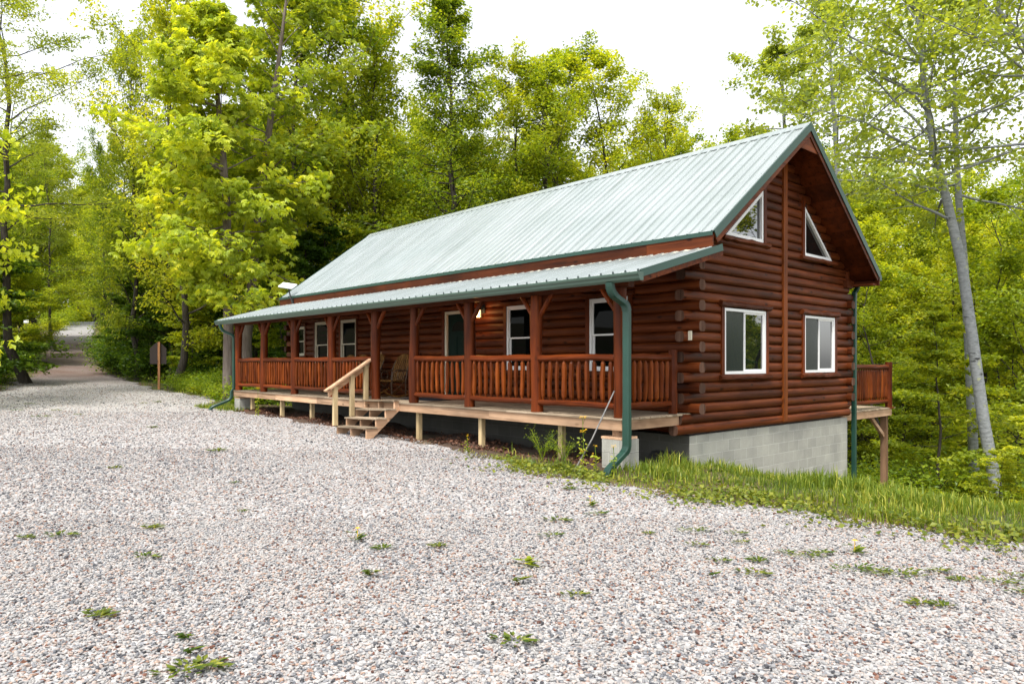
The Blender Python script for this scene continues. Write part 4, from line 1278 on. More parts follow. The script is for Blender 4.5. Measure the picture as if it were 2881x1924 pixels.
def plant(root, used, x, y, H=None, rz=None, wide=1.0, label=None, cat='tree', group=None, dz_=0.0):
    o = root if not used.get(root.name) else copy_tree(root)
    used[root.name] = True
    s = (H / root['h']) if H else 1.0
    o.location = (x, y, hz(x, y) - .05 + dz_); o.scale = (s * wide, s * wide, s)
    o.rotation_euler = (0, 0, random.uniform(0, 6.28) if rz is None else rz)
    tag(o, label, cat, group)
    if not group and 'group' in o: del o['group']
    return o
USED = {}
random.seed(21)

prof_oak = lambda f: 4.6 * (.50 + .62 * math.sin(min(1, f * .95 + .05) * PI) ** .8)
prof_cone = lambda f: 4.4 * (1.03 - f) ** .62 + .25
prof_tall = lambda f: 3.3 * (.45 + .6 * math.sin(min(1, f + .05) * PI) ** .7)
prof_small = lambda f: 2.3 * (1 - f) ** .6 + .4
PT = {}
PT['oak'] = [make_tree(s, 20, .24, .13, prof_oak, 40, .18, 27, el=(.45, 1.25), spray=.56, top=.82, leaf_m='leaf_mid', name='broadleaf_tree') for s in (1, 2)]
PT['bright'] = [make_tree(s, 20, .22, .10, prof_oak, 40, .185, 27, el=(.45, 1.25), spray=.56, top=.82, leaf_m='leaf_bright', name='broadleaf_tree') for s in (3, 4)]
PT['cone'] = [make_tree(s, 21, .25, .16, prof_cone, 84, .165, 20, el=(.1, .75), spray=.50, gap=.04, top=.95, s0=.12, leaf_m='leaf_mid', name='narrow_tree') for s in (5,)]
PT['tall'] = [make_tree(s, 21, .19, .25, prof_tall, 36, .155, 26, el=(.55, 1.3), spray=.52, sub=5, gap=.08, top=.84, leaf_m='leaf_bright', name='slender_tree') for s in (6, 7)]
PT['pole'] = [make_tree(s, 16, .11, .48, lambda f: 2.6 * math.sin(min(1, f * .9 + .15) * PI) ** .6 + .4, 20, .17, 20, el=(.3, 1.1), spray=.5, leaf_m='leaf_bright', name='pole_tree') for s in (14, 15)]
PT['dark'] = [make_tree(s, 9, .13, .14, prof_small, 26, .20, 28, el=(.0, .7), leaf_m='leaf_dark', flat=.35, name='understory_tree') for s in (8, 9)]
PT['sap'] = [make_tree(s, 8, .075, .10, prof_small, 24, .17, 24, el=(-.05, .6), leaf_m='leaf_bright', flat=.25, name='sapling', droop=.2) for s in (10, 12)]
PT['locust'] = [make_tree(s, 22, .20, .30, lambda f: 4.2 * math.sin(min(1, f * .9 + .15) * PI) ** .6 + .5, 30, .13, 42, el=(.35, 1.1), leaf_m='leaf_locust', spray=.62, flat=.4, name='locust_tree') for s in (13,)]

def sky_y(dx):
    return float(np.interp(dx, [-400, 150, 185, 215, 240, 300, 600, 860, 890, 930, 950, 1000, 1090, 1130, 1150, 1175, 1205, 1240, 1290, 1350, 1390, 1440, 1490, 1520, 1600, 1640, 1700, 1760, 1850, 1900, 2400],
                               [-300, -100, 340, 340, 20, -60, -60, -30, 160, 300, 170, 20, 30, 180, 150, 200, 200, 95, 160, 190, 140, 200, 260, 330, 310, 300, 230, 120, 60, 20, -100]))
def h_for(dx, d, dytop):
    x, y = at(dx, d)
    return CAMP.z + (831.6 - dytop) * 1.227 / 2011.6 * d - hz(x, y)

def put(kind, dx, d, dytop, label, group=None, wide=1.0, cat='tree', i=None, rz=None):
    x, y = at(dx, d)
    L = PT[kind]; root = L[random.randrange(len(L)) if i is None else i]
    return plant(root, USED, x, y, h_for(dx, d, dytop), rz, wide, label, cat, group)

az_l = math.atan2(-RGT[1], -RGT[0])
# two shaggy hickories past the far end of the porch
x, y = at(524, 27.0); z = hz(x, y)
def rel(dx, dy, d, o):      # point seen at dx, dy, d metres ahead, relative to the tree's foot
    a, b = at(dx, d); return (a - o[0], b - o[1], CAMP.z + (831.6 - dy) * 1.227 / 2011.6 * d - o[2])
pth = [(0, 0, 0)] + [rel(a, b, 27.0, (x, y, z)) for a, b in ((524, 760), (522, 620), (520, 480), (512, 360), (500, 230), (492, 120), (480, 10))]
t1 = make_tree(31, 13.5, .185, .17, lambda f: 3.0 * math.sin(min(1, f * .85 + .22) * PI) ** .5 + .4, 40, .21, 15, path=pth, kind='compound', el=(-.1, .9), spray=.5, flat=.6, droop=.6, low=[(.30, az_l - .6, .1, 2.6), (.36, az_l - 1.1, .1, 2.8), (.42, az_l + .1, .1, 3.0), (.5, az_l - 1.5, .2, 2.8), (.55, az_l - .3, .2, 3.2), (.62, az_l - 1.0, .2, 3.2), (.33, az_l + 3.0, .1, 2.2), (.45, az_l - 2.2, .1, 2.6)] + [(.26 + .055 * q_, math.atan2(-FWD[1], -FWD[0]) + .5 * math.sin(q_ * 2.1), -.1, 1.5 + .5 * (q_ % 3)) for q_ in range(10)], bark_m='bark_hickory', leaf_m='leaf_hickory', name='hickory_tree', sub=5)
plant(t1, USED, x, y, rz=0, label='hickory with drooping large yellow-green leaves, straight pale trunk beside the porch end')
x, y = at(566, 29.0); z = hz(x, y)
pth = [(0, 0, 0)] + [rel(a, b, 29.0, (x, y, z)) for a, b in ((566, 780), (578, 640), (592, 500), (606, 380), (622, 260), (640, 130), (655, 10), (668, -120))]
t2 = make_tree(32, 17, .20, .30, lambda f: 3.4 * math.sin(min(1, f * .8 + .25) * PI) ** .5 + .4, 34, .19, 13, path=pth, kind='compound', el=(.1, .9), spray=.5, flat=.5, droop=.5, bark_m='bark_hickory', leaf_m='leaf_hickory', name='hickory_tree', sub=5)
plant(t2, USED, x, y, rz=0, label='tall hickory whose trunk leans right, just behind the porch gutter end')

# poplars on the slope right of the cabin
def poplar(seed, base, d, pix, r0, R, nl, cb, low, label, leaf=.135):
    x, y = at(base, d); z = hz(x, y)
    pth = [(0, 0, 0)] + [rel(a, b, d, (x, y, z)) for a, b in pix]
    t = make_tree(seed, 16, r0, cb, R, nl, leaf, 13, path=pth, kind='round', el=(.1, .9), spray=.52, flat=.6, droop=.5, bark_m='bark_poplar', leaf_m='leaf_poplar', name='poplar_tree', sub=6, limb_r=.30, low=low)
    plant(t, USED, x, y, rz=0, label=label)
R_p = lambda f: 3.0 * math.sin(min(1, f * .8 + .2) * PI) ** .6 + .5
az_l = math.atan2(-RGT[1], -RGT[0])
poplar(41, 2283, 19.0, ((2283, 1110), (2255, 960), (2228, 760), (2205, 600), (2172, 460), (2140, 330), (2120, 200), (2108, 80), (2100, -60), (2092, -220)), .158, R_p, 34, .50,
       [(.47, az_l + .2, .45, 2.9), (.52, az_l - .3, .55, 3.4), (.58, az_l + .1, .3, 3.9), (.66, az_l + .4, .3, 4.0), (.75, az_l, .3, 4.2), (.84, az_l + .3, .35, 4.0)], 'pale-barked poplar leaning left, front one of the pair right of the cabin')
poplar(42, 2236, 21.5, ((2234, 1080), (2228, 940), (2222, 800), (2212, 620), (2198, 450), (2192, 330), (2190, 200), (2182, 60), (2170, -100)), .145, lambda f: 2.4 * math.sin(min(1, f * .8 + .2) * PI) ** .6 + .5, 26, .55, None, 'straighter pale poplar standing close behind the leaning one')
poplar(43, 2440, 17.0, ((2440, 1000), (2436, 700), (2425, 420), (2400, 200), (2350, 90), (2290, 20), (2260, -80)), .15, R_p, 24, .45, None, 'poplar at the right photo edge with a pale limb arching in at the top')
poplar(44, 1930, 31, ((1930, 900), (1925, 500), (1915, 300), (1905, 150), (1900, 20)), .16, lambda f: 3.0 * math.sin(min(1, f * .85 + .2) * PI) ** .6 + .5, 30, .40, None, 'loose-leaved poplar rising behind the roof peak', leaf=.16)
poplar(45, 1800, 34, ((1800, 900), (1803, 500), (1800, 330), (1795, 200), (1790, 110)), .15, lambda f: 2.7 * math.sin(min(1, f * .85 + .2) * PI) ** .6 + .4, 30, .38, None, 'poplar behind the roof slope, left of the roof peak', leaf=.17)

# trees one can tell apart behind the roof
put('cone', 1035, 34, 5, 'tall dense narrow tree rising highest behind the roof', wide=1.1, i=0)
put('tall', 1162, 37, 150, 'thin-topped tree just right of the tallest narrow one', wide=1.1, i=0)
put('tall', 1246, 38, 92, 'slender tree with a pointed top above the middle of the ridge', wide=1.2, i=1)
put('tall', 1315, 36, 165, 'loose slender tree between the two pointed ones behind the ridge', wide=1.2, i=0)
put('tall', 1395, 38, 138, 'slender tree with a rounded top at the edge of the open sky', wide=1.25, i=1)
put('tall', 1465, 39, 225, 'low outermost tree sloping down to the open sky gap', wide=1.0, i=0)
put('bright', 862, 35, 25, 'broad yellow-green tree left of the narrow tall one', wide=1.0, i=0)
put('bright', 762, 37, -70, 'large bright tree above the far end of the roof', wide=1.0, i=1)
put('oak', 690, 34, -150, 'tall leafy tree right of the leaning hickory', wide=1.0, i=0)
put('bright', 400, 33, -80, 'leafy crown left of the hickories, over the sign', wide=.8, i=0)
put('oak', 318, 37, 30, 'broadleaf tree overhanging the right side of the lane', wide=.62, i=1)
put('locust', 62, 33, -220, 'fine-leaved locust with airy crown left of the lane', wide=1.0)
put('locust', -90, 27, -250, 'fine-leaved locust at the left photo edge', wide=1.0)
put('locust', 130, 52, 300, 'airy locust farther up the lane on its left', wide=.75)
put('oak', 245, 66, 300, 'tree with a bare straight trunk where the lane tops the rise', wide=.7, i=1)

GR = {'a': 'woodland trees along the left side of the lane', 'b': 'woodland trees beyond the lane and behind the cabin', 'c': 'woodland trees on the slope right of the cabin'}
LB = {'a': 'green woodland tree in the dense row left of the lane', 'b': 'woodland tree in the forest behind the lane and cabin', 'c': 'woodland tree on the falling slope right of the cabin'}
def ok(x, y, m=1.5):
    if -16.5 - m < x < 1.0 + m and -2.5 - m < y < 9.6 + m: return False
    return not bool(in_gravel(x, y, -m))
g = random.Random(4)
def zone(key, n, dx0, dx1, d0, d1, kinds, top0, top1, wide=1.0, limit=True, m=1.2):
    for q in range(n):
        for _ in range(60):
            dx = dx0 + (dx1 - dx0) * ((q + g.uniform(0, 1)) / n); d = g.uniform(d0, d1)
            x, y = at(dx, d)
            if ok(x, y, m): break
        else: continue
        ty = g.uniform(top0, top1)
        if limit: ty = max(ty, sky_y(dx) + g.uniform(15, 110))
        kd = g.choice(kinds)
        H = h_for(dx, d, ty)
        if H < 3: continue
        x, y = at(dx, d)
        plant(PT[kd][g.randrange(len(PT[kd]))], USED, x, y, H, None, wide * g.uniform(.85, 1.15) * (min(1.6, PT[kd][0]['h'] / H) ** .5), LB[key], 'tree', GR[key])
zone('a', 9, -60, 150, 30, 44, ['dark', 'bright', 'sap'], 420, 620, 1.2)
zone('a', 9, -100, 95, 40, 60, ['oak', 'bright', 'oak'], 260, 460, 1.0)
zone('a', 8, 20, 175, 60, 95, ['bright', 'oak'], 300, 520, 1.2)
zone('b', 10, 140, 290, 105, 135, ['bright', 'sap', 'bright'], 400, 600, 1.5)
zone('b', 6, 215, 260, 66, 100, ['bright', 'oak'], 380, 560, 1.2)
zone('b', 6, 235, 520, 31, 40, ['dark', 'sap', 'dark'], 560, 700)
zone('b', 14, 270, 1000, 32, 56, ['pole'], 250, 480)
zone('b', 12, 290, 640, 38, 58, ['oak', 'oak', 'oak', 'dark'], 200, 480)
zone('b', 9, 270, 640, 58, 80, ['oak', 'bright'], 250, 420)
zone('b', 12, 560, 1000, 36, 60, ['bright', 'oak', 'bright'], 180, 420)
zone('b', 7, 560, 900, 30, 38, ['sap', 'dark'], 480, 640)
zone('b', 14, 950, 1520, 42, 62, ['oak', 'tall', 'bright'], 260, 400, 1.2)
zone('b', 10, 1480, 1900, 40, 60, ['oak', 'bright'], 295, 360, 1.2, False)
zone('c', 8, 1850, 2350, 40, 62, ['bright', 'bright', 'oak'], 300, 560)
zone('c', 6, 1960, 2400, 26, 40, ['sap', 'sap', 'bright'], 560, 820, 1.0)
zone('c', 16, 1960, 2420, 27, 52, ['pole'], 380, 600, 1.0)
zone('c', 10, 1960, 2420, 38, 58, ['bright', 'sap', 'bright'], 480, 700)
zone('c', 10, 1950, 2420, 56, 85, ['bright'], 520, 700, 1.2)
put('sap', 2162, 20.5, 690, 'thin bare-stemmed sapling between the back deck post and the poplars', wide=1.1, i=0)
put('bright', 2335, 27, 400, 'leafy tree right of the poplar pair', wide=1.2, i=1)
put('sap', 2400, 16.5, 930, 'low leafy sapling at the right photo edge', wide=1.2, i=1)
put('sap', 2290, 17.5, 1010, 'leafy sapling at the foot of the leaning poplar', wide=1.2, i=0)
# maple reaching in at the left edge
x, y = at(-215, 22.0)
tm = make_tree(51, 11, .20, .18, lambda f: 3.6 * math.sin(min(1, f * .7 + .3) * PI) ** .5 + .3, 26, .26, 13, el=(-.1, .7), leaf_m='leaf_hickory', spray=.55, flat=.5, droop=.7, name='maple_tree', sub=5)
plant(tm, USED, x, y, label='large-leaved maple whose bright branches reach in at the left edge')
# trees beside the cabin whose mirror image shows in the gable windows
for x, y, kd, hh in ((9.5, 17.5, 'oak', 9), (14, 21, 'dark', 8), (12.5, 26, 'bright', 9), (18, 14, 'oak', 9), (8.6, 14.0, 'dark', 6), (12, 18, 'dark', 7), (11, 22.5, 'oak', 9), (16, 28, 'bright', 11), (8.2, 17.0, 'pole', 13)):
    plant(PT[kd][0], USED, x, y, hh, None, 1.3, LB['c'], 'tree', GR['c'])

# ------------------------------------------------------------------ shrubs, grass, weeds, flowers
def make_shrub(seed, H, Rr, n, leaf, lm, nm, stems=9):
    g = np.random.default_rng(seed); mb = MB(); C = []
    for i in range(stems):
        a = g.uniform(0, 6.28); L = H * g.uniform(.6, 1.1); rr = Rr * g.uniform(.3, 1)
        pts = [(0.05 * math.cos(a), .05 * math.sin(a), -.1), (rr * .4 * math.cos(a), rr * .4 * math.sin(a), L * .55), (rr * math.cos(a + .2), rr * math.sin(a + .2), L)]
        mb.tube(pts, [.014, .010, .004], 5, True)
        for t in (.35, .55, .7, .85, 1.0):
            q = Vector(pts[0]).lerp(Vector(pts[1]), min(1, t * 2)) if t < .5 else Vector(pts[1]).lerp(Vector(pts[2]), t * 2 - 1)
            C.append(tuple(q))
    C = np.array(C); idx = g.integers(0, len(C), n)
    P = C[idx] + g.normal(0, 1, (n, 3)) * np.array([.24, .24, .13]) * Rr / .8
    P[:, 2] = np.maximum(P[:, 2], .03)
    V, F = leaf_quads(P, np.full(n, leaf), g, .15)
    root = bpy.data.objects.new(nm, None); COL.objects.link(root)
    obj('stem', mb, M['bark'], root)
    np_obj('foliage', V, F, M[lm], root, r=np.clip(g.normal(.5, .2, n), 0, 1)); root['h'] = H
    return root
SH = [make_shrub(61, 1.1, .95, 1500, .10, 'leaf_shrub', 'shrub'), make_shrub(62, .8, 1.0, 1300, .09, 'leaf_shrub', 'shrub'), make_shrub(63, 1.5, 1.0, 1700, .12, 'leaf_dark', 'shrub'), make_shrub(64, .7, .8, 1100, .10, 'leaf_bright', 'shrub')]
def shrubs(n, dx0, dx1, d0, d1, label, group, kinds, s0=.7, s1=1.4, m=.3):
    for q in range(n):
        for _ in range(60):
            dx = g.uniform(dx0, dx1); d = g.uniform(d0, d1); x, y = at(dx, d)
            if ok(x, y, m): break
        else: continue
        r = SH[g.choice(kinds)]
        plant(r, USED, x, y, r['h'] * g.uniform(s0, s1), None, 1.1, label, 'shrub', group)
shrubs(34, 262, 540, 25.5, 33, 'low leafy shrub in the bank between lane and porch end', 'shrubs on the bank by the sign', [0, 1, 3, 0, 1], .4, .85, .5)
shrubs(22, 240, 520, 33, 46, 'shrub under the dark trees behind the sign bank', 'shrubs under the trees right of the lane', [0, 2, 2])
shrubs(26, -80, 165, 29, 50, 'dark leafy shrub in the thicket left of the lane', 'shrubs left of the lane', [2, 2, 0], .7, 1.35, .9)
shrubs(10, 120, 175, 50, 85, 'shrub at the left verge high up the lane', 'shrubs at the upper lane', [0, 3], 1, 1.8)
shrubs(10, 240, 300, 45, 85, 'shrub at the right verge high up the lane', 'shrubs at the upper lane right', [0, 3], .8, 1.4)
shrubs(16, 120, 290, 104, 118, 'tall bright shrub beyond the crest of the lane', 'shrubs beyond the crest', [0, 3], 2.2, 4.0)
shrubs(14, 560, 700, 24, 34, 'shrub seen under the porch roof beyond the far railing', 'shrubs beyond the porch end', [0, 1, 3])
shrubs(30, 1960, 2420, 19, 34, 'bright leafy shrub below the poplars on the slope', 'shrubs on the slope right of the cabin', [0, 1, 3], .8, 1.6)

def blades(x, y, ln, g, wid=.006, lean=.45):
    n = len(x); z = h(x, y)
    a = g.uniform(0, 2 * PI, n); d = np.stack([np.cos(a), np.sin(a), np.zeros(n)], 1); s = np.stack([-np.sin(a), np.cos(a), np.zeros(n)], 1)
    k = np.abs(g.normal(0, lean, n))[:, None]; L = ln[:, None]; w = (wid * (.6 + ln / .3))[:, None]
    b = np.stack([x, y, z - .02], 1)
    m_ = b + d * L * k * .25 + np.array([0, 0, 1]) * L * .58
    t = b + d * L * k * .95 + np.array([0, 0, 1]) * L * (1 - .35 * np.minimum(k, 1.4))
    V = np.stack([b - s * w, b + s * w, m_ + s * w * .75, m_ - s * w * .75, t + s * w * .1, t - s * w * .1], 1).reshape(-1, 3)
    i = (np.arange(n) * 6)[:, None]
    F = np.concatenate([i + np.array([[0, 1, 2, 3]]), i + np.array([[3, 2, 4, 5]])], 0)
    return V, F, n
gg = np.random.default_rng(77)
def grass_field(n, fx, keep, l0, l1, clump=.62):
    x, y = fx(n)
    k = keep(x, y); x, y = x[k], y[k]
    nn = .5 + .5 * np.sin(x * 2.3 + 1.7 * np.sin(y * 1.9)) * np.sin(y * 2.9 + 1.1 * np.sin(x * 1.3))
    ln = (l0 + (l1 - l0) * gg.uniform(0, 1, len(x)) ** 1.6) * (1 - clump + clump * 1.7 * nn ** 1.5)
    return x, y, ln
X, Y, L = [], [], []
def right_keep(x, y):
    e = y - y_top(x)
    k = (e > -.05 + .12 * np.sin(x * 5)) & ~((x < .03) & (y > -.05)) & ~((x < -.15) & (y > -2.15 - .2 * (x + .2)))
    k &= (x > -1.0) | (gg.uniform(0, 1, len(x)) < .12)
    k &= gg.uniform(0, 1, len(x)) < np.clip(.22 + e / .7, 0, 1)
    return k
def fx(n): return gg.uniform(-3.2, 9.0, n), gg.uniform(-3.0, 1.6, n)
a = grass_field(64000, fx, right_keep, .05, .23); X.append(a[0]); Y.append(a[1]); L.append(a[2] * np.clip((a[1] - y_top(a[0])) / .9 + .35, .3, 1.1))
def fx(n): return gg.uniform(-.5, 8.0, n), gg.uniform(1.6, 15, n)
a = grass_field(60000, fx, right_keep, .08, .27); X.append(a[0]); Y.append(a[1]); L.append(a[2])
def fx(n): return gg.uniform(-62, -15.2, n), gg.uniform(-12, 7, n)
def left_keep(x, y):
    e = np.minimum(np.abs(y - y_top(x)), np.abs(y - y_bot(x)))
    return (~in_gravel(x, y, .05)) & (gg.uniform(0, 1, len(x)) < np.clip(1.3 - e / 2.6, .05, 1)) & (gg.uniform(0, 1, len(x)) < np.clip(1.5 + (x + 15) / 45, .25, 1))
a = grass_field(75000, fx, left_keep, .06, .24); X.append(a[0]); Y.append(a[1]); L.append(a[2])
def fx(n): return gg.uniform(-62, -30, n), gg.normal(0, .3, n)      # green strip up the middle of the lane
x, y = fx(2500); yc = (y_top(x) + y_bot(x)) / 2 + y; k = (np.sin(x * .55) > .35); X.append(x[k]); Y.append(yc[k]); L.append(gg.uniform(.02, .07, k.sum()))
def fx(n): return gg.uniform(-17.5, -14.6, n), gg.uniform(-2.35, -1.2, n)
x, y = fx(1800); k = (y > -2.3 + .15 * np.sin(x * 6)); X.append(x[k]); Y.append(y[k]); L.append(gg.uniform(.05, .22, k.sum()))
def fx(n): return gg.uniform(-3.6, .3, n), gg.normal(-2.3, .22, n)
x, y = fx(1500); k = ~in_gravel(x, y, .05); X.append(x[k]); Y.append(y[k]); L.append(gg.uniform(.03, .12, k.sum()))
X = np.concatenate(X); Y = np.concatenate(Y); L = np.concatenate(L)
V, F, n = blades(X, Y, L, gg)
pn = .5 + .5 * np.sin(X * 1.7 + 2 * np.sin(Y * 1.3)) * np.sin(Y * 2.1 + X * .4)
edge = np.clip(1 - np.abs(Y - y_top(X)) / .55, 0, 1) * (X > -4)
r = np.clip(gg.normal(.30, .16, n) + .22 * pn + .38 * edge * gg.uniform(.3, 1, n) + (gg.uniform(0, 1, n) < .09) * .55, 0, 1)
tag(np_obj('grass', V, F, M['grass'], r=np.concatenate([r, r])), 'long spring grass along the drive edges and the slope', 'grass', kind='stuff')

# broad-leaved weeds mixed into the grass edge
n = 8500
x = gg.uniform(-2.5, 7.5, n); y = y_top(x) + gg.normal(.14, .34, n); k = gg.uniform(0, 1, n) < (.5 + .5 * np.sin(x * 3.1 + 2 * np.sin(y * 2.7)) * np.sin(y * 3.3 + x)) ** 1.5; x, y = x[k], y[k]; n = len(x)
k = ~((x < .03) & (y > -.1)) & ~((x < -.3) & (y > -2.2)); x, y = x[k], y[k]; n = len(x)
P = np.stack([x, y, h(x, y) + gg.uniform(.02, .12, n)], 1)
V, F = leaf_quads(P, np.full(n, .062), gg, -.1, 'round')
tag(np_obj('ground_cover', V, F, M['weed'], r=np.clip(gg.normal(.72, .2, n), 0, 1)), 'low yellow-green broad-leaved weeds along the grass edge', 'ground cover', kind='stuff')

# undergrowth on the forest floor
n = 60000
dx = gg.uniform(-100, 2450, n); d = np.sqrt(gg.uniform(18 ** 2, 62 ** 2, n)); lat = (dx * 1.227 - 1440.5) / 2011.6 * d
x = CAMP[0] + FWD[0] * d + RGT[0] * lat; y = CAMP[1] + FWD[1] * d + RGT[1] * lat
k = ~in_gravel(x, y, -.4) & ~((x > -16.3) & (x < 1.5) & (y > -3) & (y < 9.8)); x, y = x[k], y[k]; n = len(x)
P = np.stack([x, y, h(x, y) + np.abs(gg.normal(.0, .28, n)) + .02], 1)
V, F = leaf_quads(P, gg.uniform(.10, .26, n), gg, .1)
tag(np_obj('undergrowth', V, F, M['leaf_shrub'], r=np.clip(gg.normal(.4, .22, n), 0, 1)), 'leafy green undergrowth covering the forest floor', 'undergrowth', kind='stuff')

# small weeds growing up through the gravel
def weed_proto(seed, n, R_, leaf, lm='weed', flower=False):
    g2 = np.random.default_rng(seed)
    a = g2.uniform(0, 2 * PI, n); rr = R_ * g2.uniform(.15, 1, n) ** .7
    P = np.stack([np.cos(a) * rr, np.sin(a) * rr * .6, g2.uniform(.008, .05, n)], 1)
    d = unit(np.stack([np.cos(a), np.sin(a), g2.uniform(.0, .5, n)], 1)); s = unit(np.cross(d, np.array([0, 0, 1.]) + g2.normal(0, .25, (n, 3)))); L = (leaf * g2.uniform(.6, 1.3, n))[:, None]
    V = np.stack([P - d * L * .5, P + s * L * .2, P + d * L * .55 + np.array([0, 0, -.004]), P - s * L * .2], 1).reshape(-1, 3)
    root = bpy.data.objects.new('weed', None); COL.objects.link(root)
    np_obj('leaves', V, np.arange(len(V)).reshape(-1, 4), M[lm], root, r=np.clip(g2.normal(.45, .25, n), 0, 1)); root['h'] = 1.0
    if flower:
        mb = MB()
        for q in range(16):
            t_ = q * 2 * PI / 16; mb.add([(0, 0, .075), (.012 * math.cos(t_ - .2), .012 * math.sin(t_ - .2), .079), (.024 * math.cos(t_), .024 * math.sin(t_), .076), (.012 * math.cos(t_ + .2), .012 * math.sin(t_ + .2), .079)], [(0, 1, 2, 3)])
        mb.tube([(0, 0, .0), (0, 0, .073)], .0025, 5); obj('flower', mb, M['petal'], root)
    return root
WD = [weed_proto(71, 26, .10, .07), weed_proto(72, 40, .16, .06), weed_proto(73, 60, .24, .055), weed_proto(74, 14, .07, .085)]
dand = weed_proto(75, 12, .09, .09, flower=True)
spots = [(352, 1222, 0), (340, 1290, 1), (1590, 1230, 2), (1600, 1262, 1), (1700, 1256, 1), (1690, 1235, 1), (1650, 1300, 1), (1730, 1330, 1), (1800, 1280, 1),
         (1850, 1290, 2), (1880, 1282, 1), (1960, 1322, 2), (2010, 1326, 2), (2060, 1335, 2), (2150, 1325, 1), (2200, 1345, 0), (2290, 1352, 2), (2330, 1335, 2), (2345, 1375, 1), (2160, 1405, 0), (2105, 1400, 0), (1320, 1380, 1),
         (850, 1332, 3), (425, 1482, 3), (440, 1516, 3), (470, 1550, 1), (420, 1562, 1), (1180, 1490, 1), (1005, 1265, 0), (560, 1182, 0), (145, 1240, 1), (230, 1430, 0), (60, 1245, 0), (1280, 1205, 1), (1265, 1240, 1), (1370, 1190, 1), (1310, 1130, 0), (1190, 1350, 3), (1490, 1235, 0), (1635, 1335, 3),
         (265, 1080, 0), (540, 1115, 0), (500, 1040, 0), (350, 985, 0), (70, 930, 1), (130, 945, 1), (40, 945, 1), (180, 955, 1), (95, 960, 1), (360, 925, 0), (330, 928, 1), (520, 938, 1), (480, 935, 1), (880, 1270, 0), (1740, 1300, 0)]
for q, (dx, dy, kd) in enumerate(spots):
    x, y = ground_at(dx, dy)
    o = WD[kd] if not USED.get(WD[kd].name) else copy_tree(WD[kd])
    USED[WD[kd].name] = True
    far = dy < 1100
    o.location = (x, y, hz(x, y) + .05); s = g.uniform(.55, 1.05) * (1.5 if far else 1); o.scale = (s, s, s * .8); o.rotation_euler = (0, 0, g.uniform(-.4, .4) + YAW)
    tag(o, 'small green weed tuft growing up through the gravel', 'weed', 'weeds in the gravel')
for q, (dx, dy, lb) in enumerate(((820, 1247, 'yellow dandelion flowering alone in the middle of the gravel'), (1353, 1168, 'yellow dandelion in the gravel before the downspout'), (1960, 1278, 'yellow dandelion in the gravel near the grass bank'))):
    x, y = ground_at(dx, dy); o = dand if q == 0 else copy_tree(dand)
    o.location = (x, y, hz(x, y) + .05); o.scale = (1.3,) * 3; tag(o, lb, 'dandelion', 'dandelions in the gravel')
x, y = ground_at(1210, 1308); mbw = weed_proto(76, 22, .10, .10, 'leaf_bright'); mbw.location = (x, y, hz(x, y) + .05); tag(mbw, 'bright yellow-green leafy weed alone in the central gravel', 'weed')

# ragwort and other flowering plants by the porch
def ragwort(x, y, H, heads, label, side=0, seed=1):
    g2 = random.Random(seed); z = hz(x, y)
    root = thing('ragwort_plant', label, 'flower', (x, y, z))
    mb = MB(); mb.tube([(0, 0, -.05), (.01, .0, H * .5), (-.02, .01, H)], [.007, .006, .004], 6)
    mf = MB()
    C = []
    for hx_, hz_, sc in heads:
        mb.tube([(0, 0, H * (hz_ - .12)), (hx_, 0, H * hz_)], .003, 5)
        for q in range(int(16 * sc)):
            a = g2.uniform(0, 6.28); r = .05 * sc * g2.uniform(0, 1) ** .5; px, py, pz = hx_ + r * math.cos(a), r * math.sin(a), H * hz_ + g2.uniform(-.012, .02)
            for w_ in range(7):
                t_ = w_ * .9; mf.add([(px, py, pz), (px + .008 * math.cos(t_ - .4), py + .008 * math.sin(t_ - .4), pz + .004), (px + .015 * math.cos(t_), py + .015 * math.sin(t_), pz), (px + .008 * math.cos(t_ + .4), py + .008 * math.sin(t_ + .4), pz + .004)], [(0, 1, 2, 3)])
    obj('stem', mb, M['leaf_shrub'], root); obj('flower', mf, M['petal'], root)
    n = int(60 * H); a = np.random.default_rng(seed); zz = a.uniform(.02, .75, n) ** 1.4 * H
    P = np.stack([a.normal(0, .035, n), a.normal(0, .035, n), zz], 1); V, F = leaf_quads(P, np.full(n, .06), a, .0)
    np_obj('leaves', V, F, M['leaf_bright'], root, r=a.uniform(.2, .9, n))
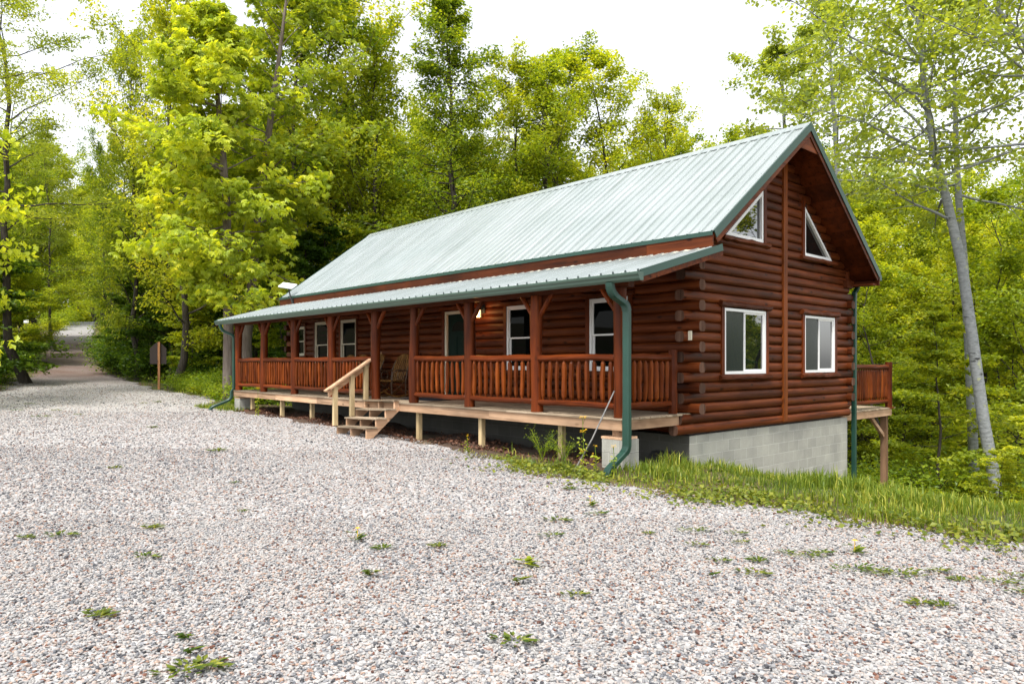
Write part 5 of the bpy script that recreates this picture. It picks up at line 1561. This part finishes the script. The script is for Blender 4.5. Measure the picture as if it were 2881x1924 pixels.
x0, y0 = -.42, -2.28
ragwort(x0 + .08, y0 + .02, .84, ((-.01, 1.0, 1.0), (.05, 1.01, .6), (.0, .75, 1.0), (.05, .78, .5), (.0, .40, .7)), 'tall yellow ragwort in front of the porch corner pier', seed=3)
ragwort(x0 + .24, y0 + .12, .42, ((.0, 1.0, .6), (-.05, .7, .3)), 'short yellow ragwort between the tall one and the downspout', seed=4)
ragwort(.22, -2.22, .46, ((.0, 1.0, .7),), 'single-headed yellow ragwort right beside the green downspout', seed=5)
ragwort(-12.6, -2.12, .80, ((.0, 1.0, 1.4), (.06, .98, 1.0)), 'yellow ragwort in front of the far end of the porch deck', seed=6)
ragwort(-3.25, -2.15, .32, ((.0, 1.0, .4), (.02, .8, .3)), 'little yellow flower at the foot of a deck post', seed=7)
def wispy(x, y, seed, label):
    g2 = np.random.default_rng(seed); mb = MB(); C = []
    root = thing('wild_mustard', label, 'plant', (x, y, hz(x, y)))
    for i in range(16):
        a = g2.uniform(0, 6.28); L = g2.uniform(.25, .55); r = L * g2.uniform(.4, .9)
        p = [Vector((0, 0, 0)), Vector((r * .35 * math.cos(a), r * .35 * math.sin(a), L * .6)), Vector((r * math.cos(a), r * math.sin(a), L))]
        mb.tube(p, [.004, .003, .0015], 4)
        for q in range(5):
            b = p[1].lerp(p[2], g2.uniform(0, .9)); e_ = b + Vector((g2.normal(0, .06), g2.normal(0, .06), g2.uniform(.03, .1))); mb.tube([b, e_], .0015, 3); C.append(tuple(e_)); C.append(tuple(b))
    obj('stem', mb, M['leaf_shrub'], root)
    C = np.array(C); idx = g2.integers(0, len(C), 420); P = C[idx] + g2.normal(0, .022, (420, 3)); P[:, 2] = np.abs(P[:, 2])
    V, F = leaf_quads(P, np.full(420, .026), g2, 0); np_obj('leaves', V, F, M['leaf_shrub'], root, r=g2.uniform(.3, 1, 420))
wispy(-1.62, -1.86, 1, 'feathery green plant left of the deck post under the porch')
wispy(-1.18, -1.80, 2, 'feathery green plant right of the deck post under the porch')
